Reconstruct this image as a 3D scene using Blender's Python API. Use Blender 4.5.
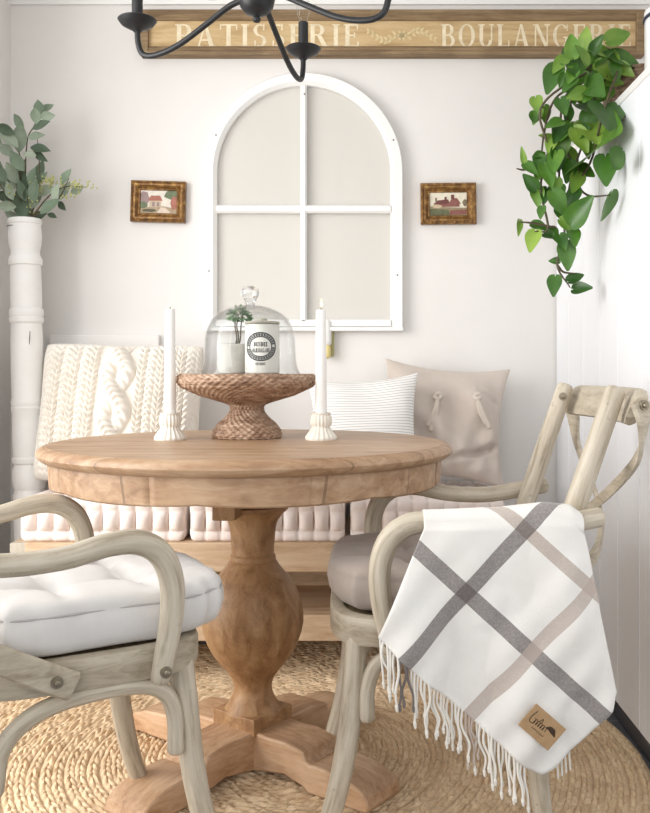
import bpy, bmesh, math, random
import numpy as np
from mathutils import Vector, Matrix

random.seed(7)
PI = math.pi
C = bpy.context.scene.collection
for o in list(bpy.data.objects):
    bpy.data.objects.remove(o)

# ------------------------------------------------------------------ camera, light, exposure
F, PX, PY, H = 900.0, 358.0, 372.0, 0.93          # focal length (px), principal point, lens height
cam = bpy.data.cameras.new('camera')
cam_o = bpy.data.objects.new('camera', cam)
C.objects.link(cam_o)
cam_o.location = (0, 0, H)
cam_o.rotation_euler = (PI / 2, 0, 0)
cam.sensor_fit = 'HORIZONTAL'
cam.sensor_width = 36.0
cam.lens = F / 650.0 * 36.0
cam.shift_x = -(PX - 325.0) / 650.0
cam.shift_y = -(406.5 - PY) / 650.0
cam.clip_start = 0.05
bpy.context.scene.camera = cam_o

w = bpy.data.worlds.new('daylight')
bpy.context.scene.world = w
w.use_nodes = True
w.node_tree.nodes['Background'].inputs['Color'].default_value = (0.97, 0.985, 1.0, 1)
w.node_tree.nodes['Background'].inputs['Strength'].default_value = 0.78


def area(name, loc, target, sx, sy, energy, color=(1, 1, 1)):
    l = bpy.data.lights.new(name, 'AREA')
    l.shape = 'RECTANGLE'
    l.size, l.size_y, l.energy, l.color = sx, sy, energy, color
    o = bpy.data.objects.new(name, l)
    C.objects.link(o)
    o.location = loc
    o.rotation_euler = (Vector(target) - Vector(loc)).to_track_quat('-Z', 'Y').to_euler()
    return o


area('patio_door_daylight', (-2.0, 1.35, 1.25), (0.1, 2.4, 0.45), 1.5, 1.9, 66, (1.0, 0.985, 0.955))
area('front_window_daylight', (-0.6, -1.6, 1.7), (-0.2, 2.6, 0.8), 2.6, 1.8, 33, (1.0, 0.99, 0.975))

vs = bpy.context.scene.view_settings
vs.view_transform = 'Standard'
vs.look = 'None'
vs.gamma = 1.0
vs.use_curve_mapping = False
vs.exposure = 0.0


def P(px, py, Y):
    """world point seen at pixel (px, py) at true distance Y"""
    return Vector(((px - PX) * Y / F, Y, H - (py - PY) * Y / F))


# ------------------------------------------------------------------ materials
def lin(c):
    r = []
    for v in c:
        v /= 255.0
        r.append(v / 12.92 if v <= 0.04045 else ((v + 0.055) / 1.055) ** 2.4)
    return (r[0], r[1], r[2], 1.0)


class NT:
    def __init__(self, name):
        self.m = bpy.data.materials.new(name)
        self.m.use_nodes = True
        self.t = self.m.node_tree
        self.b = self.t.nodes['Principled BSDF']
        self.out = self.t.nodes['Material Output']

    def n(self, typ, **kw):
        nd = self.t.nodes.new(typ)
        for k, v in kw.items():
            setattr(nd, k, v)
        return nd

    def l(self, a, b):
        self.t.links.new(a, b)

    def coord(self, kind='Object', scale=(1, 1, 1), loc=(0, 0, 0)):
        tc = self.n('ShaderNodeTexCoord')
        mp = self.n('ShaderNodeMapping')
        mp.inputs['Scale'].default_value = scale
        mp.inputs['Location'].default_value = loc
        self.l(tc.outputs[kind], mp.inputs['Vector'])
        return mp.outputs['Vector']

    def noise(self, vec, scale, detail=4, rough=0.6, dist=0.0):
        nd = self.n('ShaderNodeTexNoise')
        nd.inputs['Scale'].default_value = scale
        nd.inputs['Detail'].default_value = detail
        nd.inputs['Roughness'].default_value = rough
        nd.inputs['Distortion'].default_value = dist
        if vec is not None:
            self.l(vec, nd.inputs['Vector'])
        return nd.outputs['Fac']

    def ramp(self, fac, stops):
        r = self.n('ShaderNodeValToRGB')
        el = r.color_ramp.elements
        while len(el) < len(stops):
            el.new(0.5)
        for e, (p, c) in zip(el, stops):
            e.position = p
            e.color = lin(c) if len(c) == 3 else c
        self.l(fac, r.inputs['Fac'])
        return r.outputs['Color']

    def mix(self, fac, a, b, mode='MIX'):
        m = self.n('ShaderNodeMix', data_type='RGBA', blend_type=mode)
        if isinstance(fac, (int, float)):
            m.inputs[0].default_value = fac
        else:
            self.l(fac, m.inputs[0])
        for i, v in ((6, a), (7, b)):
            if isinstance(v, tuple):
                m.inputs[i].default_value = lin(v) if len(v) == 3 else v
            else:
                self.l(v, m.inputs[i])
        return m.outputs[2]

    def math(self, op, a, b=None):
        m = self.n('ShaderNodeMath', operation=op)
        for i, v in ((0, a), (1, b)):
            if v is None:
                continue
            if isinstance(v, (int, float)):
                m.inputs[i].default_value = v
            else:
                self.l(v, m.inputs[i])
        return m.outputs[0]

    def bump(self, h, strength=0.3, dist=0.002):
        b = self.n('ShaderNodeBump')
        b.inputs['Strength'].default_value = strength
        b.inputs['Distance'].default_value = dist
        self.l(h, b.inputs['Height'])
        self.l(b.outputs['Normal'], self.b.inputs['Normal'])

    def base(self, c):
        if isinstance(c, tuple):
            self.b.inputs['Base Color'].default_value = lin(c)
        else:
            self.l(c, self.b.inputs['Base Color'])

    def rough(self, r):
        self.b.inputs['Roughness'].default_value = r


def wood_uv(name, light, mid, dark, rough=0.5):
    """grain that follows the length of a bent rod (u = round, v = along, metres)"""
    N = NT(name)
    tc = N.n('ShaderNodeTexCoord')
    mp = N.n('ShaderNodeMapping')
    mp.inputs['Scale'].default_value = (70, 6, 1)
    N.l(tc.outputs['UV'], mp.inputs['Vector'])
    f = N.noise(mp.outputs['Vector'], 1.0, 6, 0.62, 0.4)
    col = N.ramp(f, [(0.30, dark), (0.47, mid), (0.68, light)])
    pat = N.noise(N.coord(), 9, 4, 0.6)
    col = N.mix(N.math('MULTIPLY', N.ramp(pat, [(0.48, (0, 0, 0)), (0.72, (255, 255, 255))]), 0.5), col, light)
    sp = N.noise(N.coord(), 45, 3, 0.7)
    col = N.mix(N.math('MULTIPLY', N.ramp(sp, [(0.66, (0, 0, 0)), (0.74, (255, 255, 255))]), 0.45), col, tuple(int(x * 0.75) for x in dark))
    N.base(col)
    N.rough(rough)
    N.bump(f, 0.2, 0.001)
    return N.m


def plain(name, c, rough=0.6, var=6, scale=8, bump=0.0, bscale=120, metal=0.0):
    N = NT(name)
    v = N.coord()
    f = N.noise(v, scale, 5)
    lo = tuple(max(0, x - var) for x in c)
    hi = tuple(min(255, x + var) for x in c)
    N.base(N.ramp(f, [(0.3, lo), (0.7, hi)]))
    N.rough(rough)
    N.b.inputs['Metallic'].default_value = metal
    if bump:
        N.bump(N.noise(v, bscale, 3), bump, 0.001)
    return N.m


def wood(name, light, mid, dark, stretch=(1, 9, 9), scale=5.0, rough=0.55, knots=0.35, planks=None, bump=0.25, loc=(0, 0, 0)):
    N = NT(name)
    v = N.coord('Object', stretch, loc)
    f = N.noise(v, scale, 8, 0.65, 0.6)
    col = N.ramp(f, [(0.28, dark), (0.5, mid), (0.72, light)])
    fine = N.noise(N.coord('Object', tuple(s * 4 for s in stretch)), scale * 3, 4, 0.6)
    col = N.mix(N.math('MULTIPLY', fine, knots), col, dark, 'MULTIPLY')
    pat = N.noise(N.coord(), 6, 4, 0.6)
    col = N.mix(N.math('MULTIPLY', N.ramp(pat, [(0.5, (0, 0, 0)), (0.75, (255, 255, 255))]), 0.45), col, light)
    if planks:
        axis, width = planks
        tc = N.n('ShaderNodeTexCoord')
        sp = N.n('ShaderNodeSeparateXYZ')
        N.l(tc.outputs['Object'], sp.inputs[0])
        q = N.math('MULTIPLY', sp.outputs[axis], 1.0 / width)
        wn = N.n('ShaderNodeTexWhiteNoise', noise_dimensions='1D')
        N.l(N.math('FLOOR', q), wn.inputs['W'])
        col = N.mix(N.math('MULTIPLY', wn.outputs['Value'], 0.30), col, dark)
        fr = N.math('FRACT', q)
        edge = N.math('LESS_THAN', fr, 0.02)
        col = N.mix(N.math('MULTIPLY', edge, 0.5), col, tuple(int(x * 0.6) for x in dark))
    N.base(col)
    N.rough(rough)
    N.bump(fine, bump, 0.0012)
    return N.m


def cloth(name, c, c2=None, weave=900.0, rough=0.95, bump=0.35, var=5):
    N = NT(name)
    v = N.coord()
    f = N.noise(v, 7, 4)
    c2 = c2 or tuple(max(0, x - var) for x in c)
    N.base(N.ramp(f, [(0.3, c2), (0.7, c)]))
    N.rough(rough)
    N.b.inputs['Sheen Weight'].default_value = 0.15
    wv = N.noise(N.coord('Object', (1, 1, 1)), weave, 2)
    big = N.noise(v, 14, 3)
    N.bump(N.math('ADD', N.math('MULTIPLY', wv, 0.3), big), bump, 0.003)
    return N.m


M = {}
M['wall'] = plain('wall_paint', (229, 226, 223), 0.85, 2, 3, 0.05, 60)
M['ceiling'] = plain('ceiling_paint', (236, 235, 233), 0.9, 2)
M['trim'] = plain('trim_paint', (236, 235, 233), 0.5, 2)
M['ledge'] = plain('ledge_paint', (236, 233, 230), 0.6, 2)
M['panel'] = plain('panel_paint', (243, 245, 249), 0.45, 2, 3, 0.06, 40)
M['plinth'] = plain('plinth_paint', (66, 68, 74), 0.5, 5)
M['table'] = wood('table_oak', (208, 172, 130), (182, 142, 100), (140, 100, 64), (7, 7, 3.0), 4.5, 0.5, 0.55)
M['table_top'] = wood('table_top_oak', (212, 184, 154), (186, 151, 117), (146, 110, 80), (1.2, 9, 9), 4.7, 0.42, 0.45, (1, 0.137), 0.15, (3.3, 1.9, 2.7))
M['table_foot'] = wood('table_foot_oak', (228, 198, 168), (206, 170, 134), (164, 124, 90), (1.6, 9, 9), 4.5, 0.5, 0.5)
M['chair'] = wood_uv('driftwood_ash', (210, 200, 183), (188, 176, 156), (144, 130, 109))
M['chair_slab'] = wood('driftwood_ash_slab', (210, 200, 183), (188, 176, 156), (144, 130, 109), (3, 3, 14), 4.0, 0.5, 0.25)
M['cane'] = wood('woven_cane', (160, 140, 108), (130, 112, 84), (96, 80, 58), (30, 2, 2), 9.0, 0.7)
M['bench'] = wood('bench_oak', (226, 204, 176), (208, 180, 148), (180, 148, 114), (1.2, 9, 9), 4.0, 0.6)
M['bench_leg'] = wood('bench_leg_washed', (206, 198, 186), (190, 180, 164), (164, 152, 134), (9, 9, 1.2), 4.0, 0.6)
M['bolt'] = plain('bolt_steel', (150, 140, 122), 0.4, 15, 40, 0, 0, 0.8)
M['iron'] = plain('black_iron', (30, 30, 32), 0.45, 3, 30, 0.1, 200)
M['white_wood'] = plain('white_old_paint', (240, 239, 237), 0.6, 3, 12, 0.15, 60)
M['hole'] = plain('nail_hole', (70, 64, 58), 0.8, 4)
M['wax'] = plain('white_wax', (242, 240, 236), 0.45, 2)
M['wick'] = plain('burnt_wick', (50, 44, 40), 0.9, 4)
M['green_stem'] = plain('vine_stem', (84, 74, 52), 0.6, 14, 30)
M['knit'] = cloth('cream_wool', (238, 232, 223), (228, 220, 209), 500, 1.0, 0.4)
M['cush_white'] = cloth('pale_linen', (226, 223, 220), (214, 211, 208), 700, 0.95, 0.35)
M['cush_taupe'] = cloth('taupe_linen', (182, 168, 158), (160, 147, 138), 700, 0.95, 0.4)
M['linen'] = cloth('flax_linen', (208, 196, 186), (194, 182, 172), 700, 0.95, 0.5)
M['tie'] = cloth('flax_tie', (216, 205, 194), (196, 184, 172), 700, 0.95, 0.4)
M['piping'] = cloth('grey_piping', (188, 184, 182), (172, 168, 166), 900, 0.95, 0.1)
M['fringe'] = cloth('cream_fringe', (240, 236, 228), (228, 222, 212), 900, 1.0, 0.2)
M['fringe_grey'] = cloth('grey_fringe', (128, 118, 114), (110, 102, 99), 900, 1.0, 0.2)
M['fringe_taupe'] = cloth('taupe_fringe', (200, 184, 172), (186, 170, 158), 900, 1.0, 0.2)
M['leather'] = plain('tan_leather', (170, 138, 100), 0.6, 8, 60, 0.2, 300)
M['stamp'] = plain('burnt_stamp', (62, 42, 28), 0.7, 4)
M['stone'] = plain('stoneware', (226, 222, 214), 0.35, 4, 20)
M['stone_lid'] = plain('stoneware_lid', (176, 170, 156), 0.45, 8, 20)
M['concrete'] = plain('pale_concrete', (206, 203, 196), 0.8, 10, 40, 0.2, 150)
M['ink'] = plain('black_print', (38, 36, 38), 0.5, 3)
M['ceramic'] = plain('cream_ceramic', (232, 226, 214), 0.45, 8, 60, 0.1, 200)
M['soil'] = plain('soil', (70, 54, 42), 1.0, 15, 60)
M['enamel'] = plain('white_enamel', (238, 238, 238), 0.25, 2)
M['navy'] = plain('navy_rim', (48, 54, 74), 0.35, 3)
M['letter'] = plain('faded_letter', (226, 212, 182), 0.8, 14, 45)
M['flourish'] = plain('faded_flourish', (210, 190, 146), 0.8, 12, 45)
M['oil'] = plain('yellow_oil', (226, 208, 140), 0.2, 6)
M['brass'] = plain('olive_brass', (176, 168, 112), 0.4, 10)
M['plastic'] = plain('white_plastic', (236, 235, 232), 0.4, 2)


def mat_sign():
    N = NT('sign_paint')
    v = N.coord('Object', (1, 4, 7))
    f = N.noise(v, 5, 8, 0.65, 0.4)
    col = N.ramp(f, [(0.3, (168, 138, 98)), (0.5, (196, 168, 124)), (0.72, (214, 190, 150))])
    g = N.noise(N.coord('Object', (0.4, 6, 12)), 14, 5)
    col = N.mix(N.ramp(g, [(0.56, (0, 0, 0)), (0.7, (120, 120, 120))]), col, (140, 112, 80))
    N.base(col)
    N.rough(0.8)
    N.bump(g, 0.2, 0.001)
    return N.m


M['sign'] = mat_sign()
M['sign_edge'] = wood('sign_moulding', (170, 146, 112), (142, 118, 88), (104, 84, 62), (0.8, 9, 9), 7, 0.75)


def mat_gilt():
    N = NT('gilt_frame')
    f = N.noise(N.coord(), 60, 5, 0.7)
    N.base(N.ramp(f, [(0.3, (74, 50, 26)), (0.5, (128, 90, 46)), (0.7, (184, 146, 84))]))
    N.b.inputs['Metallic'].default_value = 0.35
    N.rough(0.4)
    N.bump(f, 0.4, 0.002)
    return N.m


M['gilt'] = mat_gilt()


def mat_wicker(name, light, mid, dark):
    N = NT(name)
    f = N.noise(N.coord('Object', (1, 1, 3)), 38, 5, 0.7)
    N.base(N.ramp(f, [(0.3, dark), (0.5, mid), (0.72, light)]))
    N.rough(0.55)
    N.bump(N.noise(N.coord(), 260, 3), 0.3, 0.001)
    return N.m


M['wicker'] = mat_wicker('willow_wicker', (206, 182, 160), (160, 128, 104), (104, 76, 58))
M['basket'] = mat_wicker('basket_wicker', (168, 142, 114), (122, 98, 76), (74, 56, 42))


def mat_leaf(name, a, b, c, rough=0.4):
    N = NT(name)
    v = N.coord()
    f = N.noise(v, 12, 3)
    gi = N.n('ShaderNodeAttribute', attribute_name='tint')
    k = N.math('ADD', N.math('MULTIPLY', f, 0.5), N.math('MULTIPLY', gi.outputs['Fac'], 0.6))
    N.base(N.ramp(k, [(0.25, a), (0.55, b), (0.85, c)]))
    N.rough(rough)
    N.b.inputs['Subsurface Weight'].default_value = 0.0
    N.b.inputs['Transmission Weight'].default_value = 0.0
    return N.m


M['pothos'] = mat_leaf('pothos_leaf', (48, 88, 30), (84, 130, 44), (146, 176, 74), 0.35)
M['euca'] = mat_leaf('eucalyptus_leaf', (66, 84, 64), (112, 130, 108), (168, 180, 160), 0.6)
M['berry'] = plain('seed_clusters', (176, 178, 116), 0.6, 16, 40)
M['moss'] = mat_leaf('tree_leaf', (60, 100, 58), (92, 136, 84), (130, 166, 112), 0.6)


def mat_thin_glass(name, tint, haze, haze_col, edge=0.42, gloss_rough=0.03):
    N = NT(name)
    N.t.nodes.remove(N.b)
    tr = N.n('ShaderNodeBsdfTransparent')
    tr.inputs['Color'].default_value = tint
    gl = N.n('ShaderNodeBsdfGlossy')
    gl.inputs['Roughness'].default_value = gloss_rough
    lw = N.n('ShaderNodeLayerWeight')
    lw.inputs['Blend'].default_value = 0.5
    m1 = N.n('ShaderNodeMixShader')
    fac = N.math('ADD', N.math('MULTIPLY', N.math('POWER', lw.outputs['Facing'], 3.0), edge * 1.9), 0.010)
    N.l(fac, m1.inputs[0])
    N.l(tr.outputs[0], m1.inputs[1])
    N.l(gl.outputs[0], m1.inputs[2])
    df = N.n('ShaderNodeBsdfDiffuse')
    df.inputs['Color'].default_value = lin(haze_col)
    m2 = N.n('ShaderNodeMixShader')
    m2.inputs[0].default_value = haze
    N.l(m1.outputs[0], m2.inputs[1])
    N.l(df.outputs[0], m2.inputs[2])
    N.l(m2.outputs[0], N.out.inputs['Surface'])
    return N.m


M['glass'] = mat_thin_glass('clear_glass', (0.965, 0.972, 0.972, 1), 0.0, (235, 235, 235), 0.38)
M['pane'] = mat_thin_glass('dusty_glass', (0.985, 0.983, 0.976, 1), 0.16, (230, 227, 221), 0.05, 0.35)


def mat_solid_glass():
    N = NT('solid_glass')
    N.base((250, 252, 252))
    N.rough(0.02)
    N.b.inputs['IOR'].default_value = 1.45
    N.b.inputs['Transmission Weight'].default_value = 1.0
    return N.m


M['solid_glass'] = mat_solid_glass()


def mat_flame():
    N = NT('candle_flame')
    N.t.nodes.remove(N.b)
    e = N.n('ShaderNodeEmission')
    e.inputs['Color'].default_value = (1, 0.78, 0.38, 1)
    e.inputs['Strength'].default_value = 3.0
    N.l(e.outputs[0], N.out.inputs['Surface'])
    return N.m


M['flame'] = mat_flame()


def mat_floor():
    N = NT('slate_tile')
    v = N.coord('Object')
    br = N.n('ShaderNodeTexBrick', offset=0.0)
    br.inputs['Color1'].default_value = lin((92, 94, 100))
    br.inputs['Color2'].default_value = lin((80, 82, 88))
    br.inputs['Mortar'].default_value = lin((124, 124, 126))
    br.inputs['Scale'].default_value = 1.0
    br.inputs['Mortar Size'].default_value = 0.004
    br.inputs['Brick Width'].default_value = 0.6
    br.inputs['Row Height'].default_value = 0.6
    N.l(v, br.inputs['Vector'])
    f = N.noise(v, 9, 6)
    N.base(N.mix(0.25, br.outputs['Color'], N.ramp(f, [(0.3, (64, 66, 72)), (0.7, (110, 110, 114))])))
    N.rough(0.45)
    return N.m


M['floor'] = mat_floor()


def mat_rug():
    N = NT('braided_jute')
    tc = N.n('ShaderNodeTexCoord')
    mp = N.n('ShaderNodeMapping')
    mp.inputs['Scale'].default_value = (2.0, 9.0, 1)
    N.l(tc.outputs['UV'], mp.inputs['Vector'])
    f = N.noise(mp.outputs['Vector'], 2.2, 4, 0.7)
    col = N.ramp(f, [(0.30, (176, 140, 100)), (0.46, (228, 200, 162)), (0.68, (246, 230, 204))])
    mp2 = N.n('ShaderNodeMapping')
    mp2.inputs['Scale'].default_value = (1.0, 1.0, 1)
    N.l(tc.outputs['UV'], mp2.inputs['Vector'])
    wn = N.n('ShaderNodeTexWhiteNoise', noise_dimensions='2D')
    fl = N.n('ShaderNodeVectorMath', operation='FLOOR')
    N.l(mp2.outputs['Vector'], fl.inputs[0])
    N.l(fl.outputs[0], wn.inputs['Vector'])
    col = N.mix(N.math('MULTIPLY', wn.outputs['Value'], 0.38), col, (176, 138, 98))
    N.base(col)
    N.rough(0.95)
    N.bump(f, 0.5, 0.002)
    return N.m


M['rug'] = mat_rug()


def mat_stripe_pillow():
    N = NT('ticking_stripe')
    tc = N.n('ShaderNodeTexCoord')
    sp = N.n('ShaderNodeSeparateXYZ')
    N.l(tc.outputs['UV'], sp.inputs[0])
    fr = N.math('FRACT', N.math('MULTIPLY', sp.outputs[1], 38.0))
    e = N.math('LESS_THAN', fr, 0.26)
    N.base(N.mix(N.math('MULTIPLY', e, 0.75), (238, 236, 233), (168, 164, 164)))
    N.rough(0.95)
    N.bump(N.noise(N.coord(), 14, 3), 0.25, 0.003)
    return N.m


M['stripe'] = mat_stripe_pillow()


def mat_bench_cushion():
    N = NT('blush_stripe_linen')
    tc = N.n('ShaderNodeTexCoord')
    sp = N.n('ShaderNodeSeparateXYZ')
    N.l(tc.outputs['Object'], sp.inputs[0])
    col = N.ramp(N.noise(N.coord(), 12, 3), [(0.3, (238, 222, 214)), (0.7, (243, 234, 229))])
    N.base(col)
    N.rough(0.9)
    N.bump(N.noise(N.coord(), 60, 3), 0.2, 0.002)
    return N.m


M['mattress'] = mat_bench_cushion()


def mat_blanket():
    N = NT('plaid_wool')
    tc = N.n('ShaderNodeTexCoord')
    sp = N.n('ShaderNodeSeparateXYZ')
    N.l(tc.outputs['UV'], sp.inputs[0])
    f = N.noise(N.coord(), 260, 3, 0.7)
    base = N.ramp(N.noise(N.coord(), 9, 3), [(0.3, (228, 224, 218)), (0.7, (236, 233, 228))])

    def band(o, c, hw):
        return N.math('LESS_THAN', N.math('ABSOLUTE', N.math('SUBTRACT', sp.outputs[o], c)), hw)
    col = base
    fz = N.math('ADD', N.math('MULTIPLY', f, 0.45), 0.56)
    for o, c, hw, rgb in BANDS:
        col = N.mix(N.math('MULTIPLY', band(o, c, hw), fz), col, rgb, 'MIX')
    N.base(col)
    N.rough(1.0)
    N.b.inputs['Sheen Weight'].default_value = 0.3
    N.bump(N.math('ADD', f, N.noise(N.coord(), 25, 3)), 0.3, 0.002)
    return N.m


# ------------------------------------------------------------------ mesh helpers
class MB:
    def __init__(self):
        self.v, self.f, self.mi, self.uv, self.tint = [], [], [], None, None
        self.tuv = []

    def add(self, vs, fs, mi=0, uv=None):
        b = len(self.v)
        self.v += [tuple(p) for p in vs]
        self.f += [tuple(i + b for i in f) for f in fs]
        self.mi += [mi] * len(fs)
        self.tuv += list(uv) if uv else [(0.0, 0.0)] * len(vs)
        return b

    def box(self, lo, hi, mi=0):
        x0, y0, z0 = lo
        x1, y1, z1 = hi
        vs = [(x0, y0, z0), (x1, y0, z0), (x1, y1, z0), (x0, y1, z0), (x0, y0, z1), (x1, y0, z1), (x1, y1, z1), (x0, y1, z1)]
        self.add(vs, [(0, 3, 2, 1), (4, 5, 6, 7), (0, 1, 5, 4), (1, 2, 6, 5), (2, 3, 7, 6), (3, 0, 4, 7)], mi)
        return self

    def tube(self, pts, r, seg=12, sub=6, caps=True, mi=0, round_ends=True):
        pts = [Vector(p) for p in pts]
        rs = list(r) if isinstance(r, (list, tuple)) else [r] * len(pts)
        if sub > 1 and len(pts) > 2:
            pts, rs = catmull(pts, rs, sub)
        frames = rmf(pts)
        rings = []
        if round_ends and caps:
            t0 = (pts[0] - pts[1]).normalized()
            t1 = (pts[-1] - pts[-2]).normalized()
            pts2 = [pts[0] + t0 * rs[0] * k for k in (0.5, 0.35)] + pts + [pts[-1] + t1 * rs[-1] * k for k in (0.35, 0.5)]
            rs2 = [rs[0] * 0.35, rs[0] * 0.8] + rs + [rs[-1] * 0.8, rs[-1] * 0.35]
            fr2 = [frames[0]] * 2 + frames + [frames[-1]] * 2
        else:
            pts2, rs2, fr2 = pts, rs, frames
        vs, fs, uvs = [], [], []
        ln, last = 3.7 * (pts2[0].x + pts2[0].y), None
        for p, rr, (n, bn) in zip(pts2, rs2, fr2):
            ln += (p - last).length if last is not None else 0.0
            last = p
            for k in range(seg):
                a = 2 * PI * k / seg
                vs.append(p + n * (rr * math.cos(a)) + bn * (rr * math.sin(a)))
                uvs.append((abs(a - PI) * 0.02, ln))
        m = len(pts2)
        for i in range(m - 1):
            for k in range(seg):
                k2 = (k + 1) % seg
                fs.append((i * seg + k, i * seg + k2, (i + 1) * seg + k2, (i + 1) * seg + k))
        if caps:
            fs.append(tuple(range(seg - 1, -1, -1)))
            fs.append(tuple((m - 1) * seg + k for k in range(seg)))
        self.add(vs, fs, mi, uvs)
        return self

    def lathe(self, prof, seg=48, c=(0, 0, 0), mi=0, capb=True, capt=True, rfun=None):
        vs, fs = [], []
        for (r, z) in prof:
            for k in range(seg):
                a = 2 * PI * k / seg
                rr = rfun(r, z, a) if rfun else r
                vs.append((c[0] + rr * math.cos(a), c[1] + rr * math.sin(a), c[2] + z))
        n = len(prof)
        for i in range(n - 1):
            for k in range(seg):
                k2 = (k + 1) % seg
                fs.append((i * seg + k, i * seg + k2, (i + 1) * seg + k2, (i + 1) * seg + k))
        if capb:
            fs.append(tuple(range(seg - 1, -1, -1)))
        if capt:
            fs.append(tuple((n - 1) * seg + k for k in range(seg)))
        self.add(vs, fs, mi)
        return self

    def prism(self, poly, axis, a, b, mi=0):
        """poly: 2-D outline; extruded along axis from a to b. axis 'x': (y,z) 'y': (x,z) 'z': (x,y)"""
        def mk(p, t):
            return {'x': (t, p[0], p[1]), 'y': (p[0], t, p[1]), 'z': (p[0], p[1], t)}[axis]
        n = len(poly)
        vs = [mk(p, a) for p in poly] + [mk(p, b) for p in poly]
        fs = [tuple(range(n)), tuple(range(2 * n - 1, n - 1, -1))]
        fs += [(i, i + n, (i + 1) % n + n, (i + 1) % n) for i in range(n)]
        self.add(vs, fs, mi)
        return self

    def grid(self, nu, nv, fn, close_u=False, mi=0):
        vs = [fn(i, j) for j in range(nv) for i in range(nu)]
        fs = []
        for j in range(nv - 1):
            for i in range(nu if close_u else nu - 1):
                i2 = (i + 1) % nu
                fs.append((j * nu + i, j * nu + i2, (j + 1) * nu + i2, (j + 1) * nu + i))
        self.add(vs, fs, mi)
        return self


def catmull(pts, rs, sub):
    P_ = [pts[0] * 2 - pts[1]] + pts + [pts[-1] * 2 - pts[-2]]
    R_ = [rs[0]] + rs + [rs[-1]]
    out, ro = [], []
    for i in range(1, len(P_) - 2):
        for k in range(sub):
            t = k / sub
            a, b, c, d = P_[i - 1], P_[i], P_[i + 1], P_[i + 2]
            out.append(0.5 * ((2 * b) + (c - a) * t + (2 * a - 5 * b + 4 * c - d) * t * t + (3 * b - a - 3 * c + d) * t ** 3))
            ro.append(R_[i] * (1 - t) + R_[i + 1] * t)
    out.append(pts[-1])
    ro.append(rs[-1])
    return out, ro


def rmf(pts):
    n = len(pts)
    T = []
    for i in range(n):
        d = pts[min(i + 1, n - 1)] - pts[max(i - 1, 0)]
        T.append(d.normalized() if d.length > 1e-9 else Vector((0, 0, 1)))
    ref = Vector((0, 0, 1)) if abs(T[0].z) < 0.9 else Vector((1, 0, 0))
    nrm = (ref - T[0] * ref.dot(T[0])).normalized()
    fr = []
    for t in T:
        nrm = (nrm - t * nrm.dot(t))
        nrm = nrm.normalized() if nrm.length > 1e-6 else t.orthogonal().normalized()
        fr.append((nrm.copy(), t.cross(nrm)))
    return fr


def obj(name, mb, mats, parent=None, loc=None, rot=None, smooth=40, bevel=0.0, fix=True):
    me = bpy.data.meshes.new(name)
    me.from_pydata(mb.v, [], mb.f)
    if not isinstance(mats, (list, tuple)):
        mats = [mats]
    for m in mats:
        me.materials.append(m)
    me.polygons.foreach_set('material_index', mb.mi)
    if mb.uv is None and len(mb.tuv) == len(mb.v) and any(q != (0.0, 0.0) for q in mb.tuv):
        mb.uv = mb.tuv
    if mb.uv is not None:
        ul = me.uv_layers.new(name='UVMap')
        li = np.empty(len(me.loops), dtype=np.int32)
        me.loops.foreach_get('vertex_index', li)
        ul.data.foreach_set('uv', np.asarray(mb.uv, dtype=np.float32)[li].ravel())
    if mb.tint is not None:
        at = me.attributes.new('tint', 'FLOAT', 'POINT')
        at.data.foreach_set('value', mb.tint)
    me.update()
    if fix:
        bm = bmesh.new()
        bm.from_mesh(me)
        bmesh.ops.recalc_face_normals(bm, faces=bm.faces)
        bm.to_mesh(me)
        bm.free()
    if smooth:
        me.shade_smooth()
        me.set_sharp_from_angle(angle=math.radians(smooth))
    o = bpy.data.objects.new(name, me)
    C.objects.link(o)
    if parent is not None:
        o.parent = parent
    if loc is not None:
        o.location = loc
    if rot is not None:
        o.rotation_euler = rot
    if bevel:
        b = o.modifiers.new('bevel', 'BEVEL')
        b.width = bevel
        b.segments = 2
        b.limit_method = 'ANGLE'
        b.angle_limit = math.radians(50)
    return o


def tag(o, label, cat, group=None):
    o['label'] = label
    o['category'] = cat
    if group:
        o['group'] = group
    return o


def thing(name, label, cat, loc=(0, 0, 0), rotz=0.0, group=None):
    o = bpy.data.objects.new(name, None)
    o.empty_display_size = 0.1
    C.objects.link(o)
    o.location = loc
    o.rotation_euler = (0, 0, rotz)
    return tag(o, label, cat, group)


def struct(name, mb, m, **kw):
    o = obj(name, mb, m, **kw)
    o['kind'] = 'structure'
    return o


# ------------------------------------------------------------------ the room
WY, WL, CEIL = 3.136, -1.21, 2.36
CABX, CABZ = 0.69, 1.655
RUGZ = 0.012
struct('floor', MB().box((-2.2, -1.2, -0.05), (1.6, 3.25, 0)), M['floor'], smooth=0)
struct('wall_back', MB().box((-1.35, WY, 0), (1.6, WY + 0.12, CEIL)), M['wall'], smooth=0)
struct('wall_left', MB().box((WL - 0.12, 2.55, 0), (WL, WY, CEIL)), M['wall'], smooth=0)
struct('wall_right', MB().box((1.36, 0.9, 0), (1.48, WY, CEIL)), M['wall'], smooth=0)
struct('ceiling', MB().box((-1.35, 1.0, CEIL), (1.6, WY + 0.12, CEIL + 0.05)), M['ceiling'], smooth=0)
prof = [(WY, 2.207), (WY - 0.012, 2.207), (WY - 0.016, 2.225), (WY - 0.03, 2.232), (WY - 0.04, 2.26), (WY - 0.075, 2.30), (WY - 0.09, 2.33), (WY - 0.095, CEIL), (WY, CEIL)]
struct('trim_1', MB().prism(prof, 'x', WL, 1.36), M['trim'], smooth=25)
x0, x1 = (50 - PX) * 3.12 / F, (159 - PX) * 3.12 / F
struct('trim_2', MB().box((x0, WY - 0.022, 0.45), (x1, WY, 1.058)), M['ledge'], smooth=0, bevel=0.003)

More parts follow.
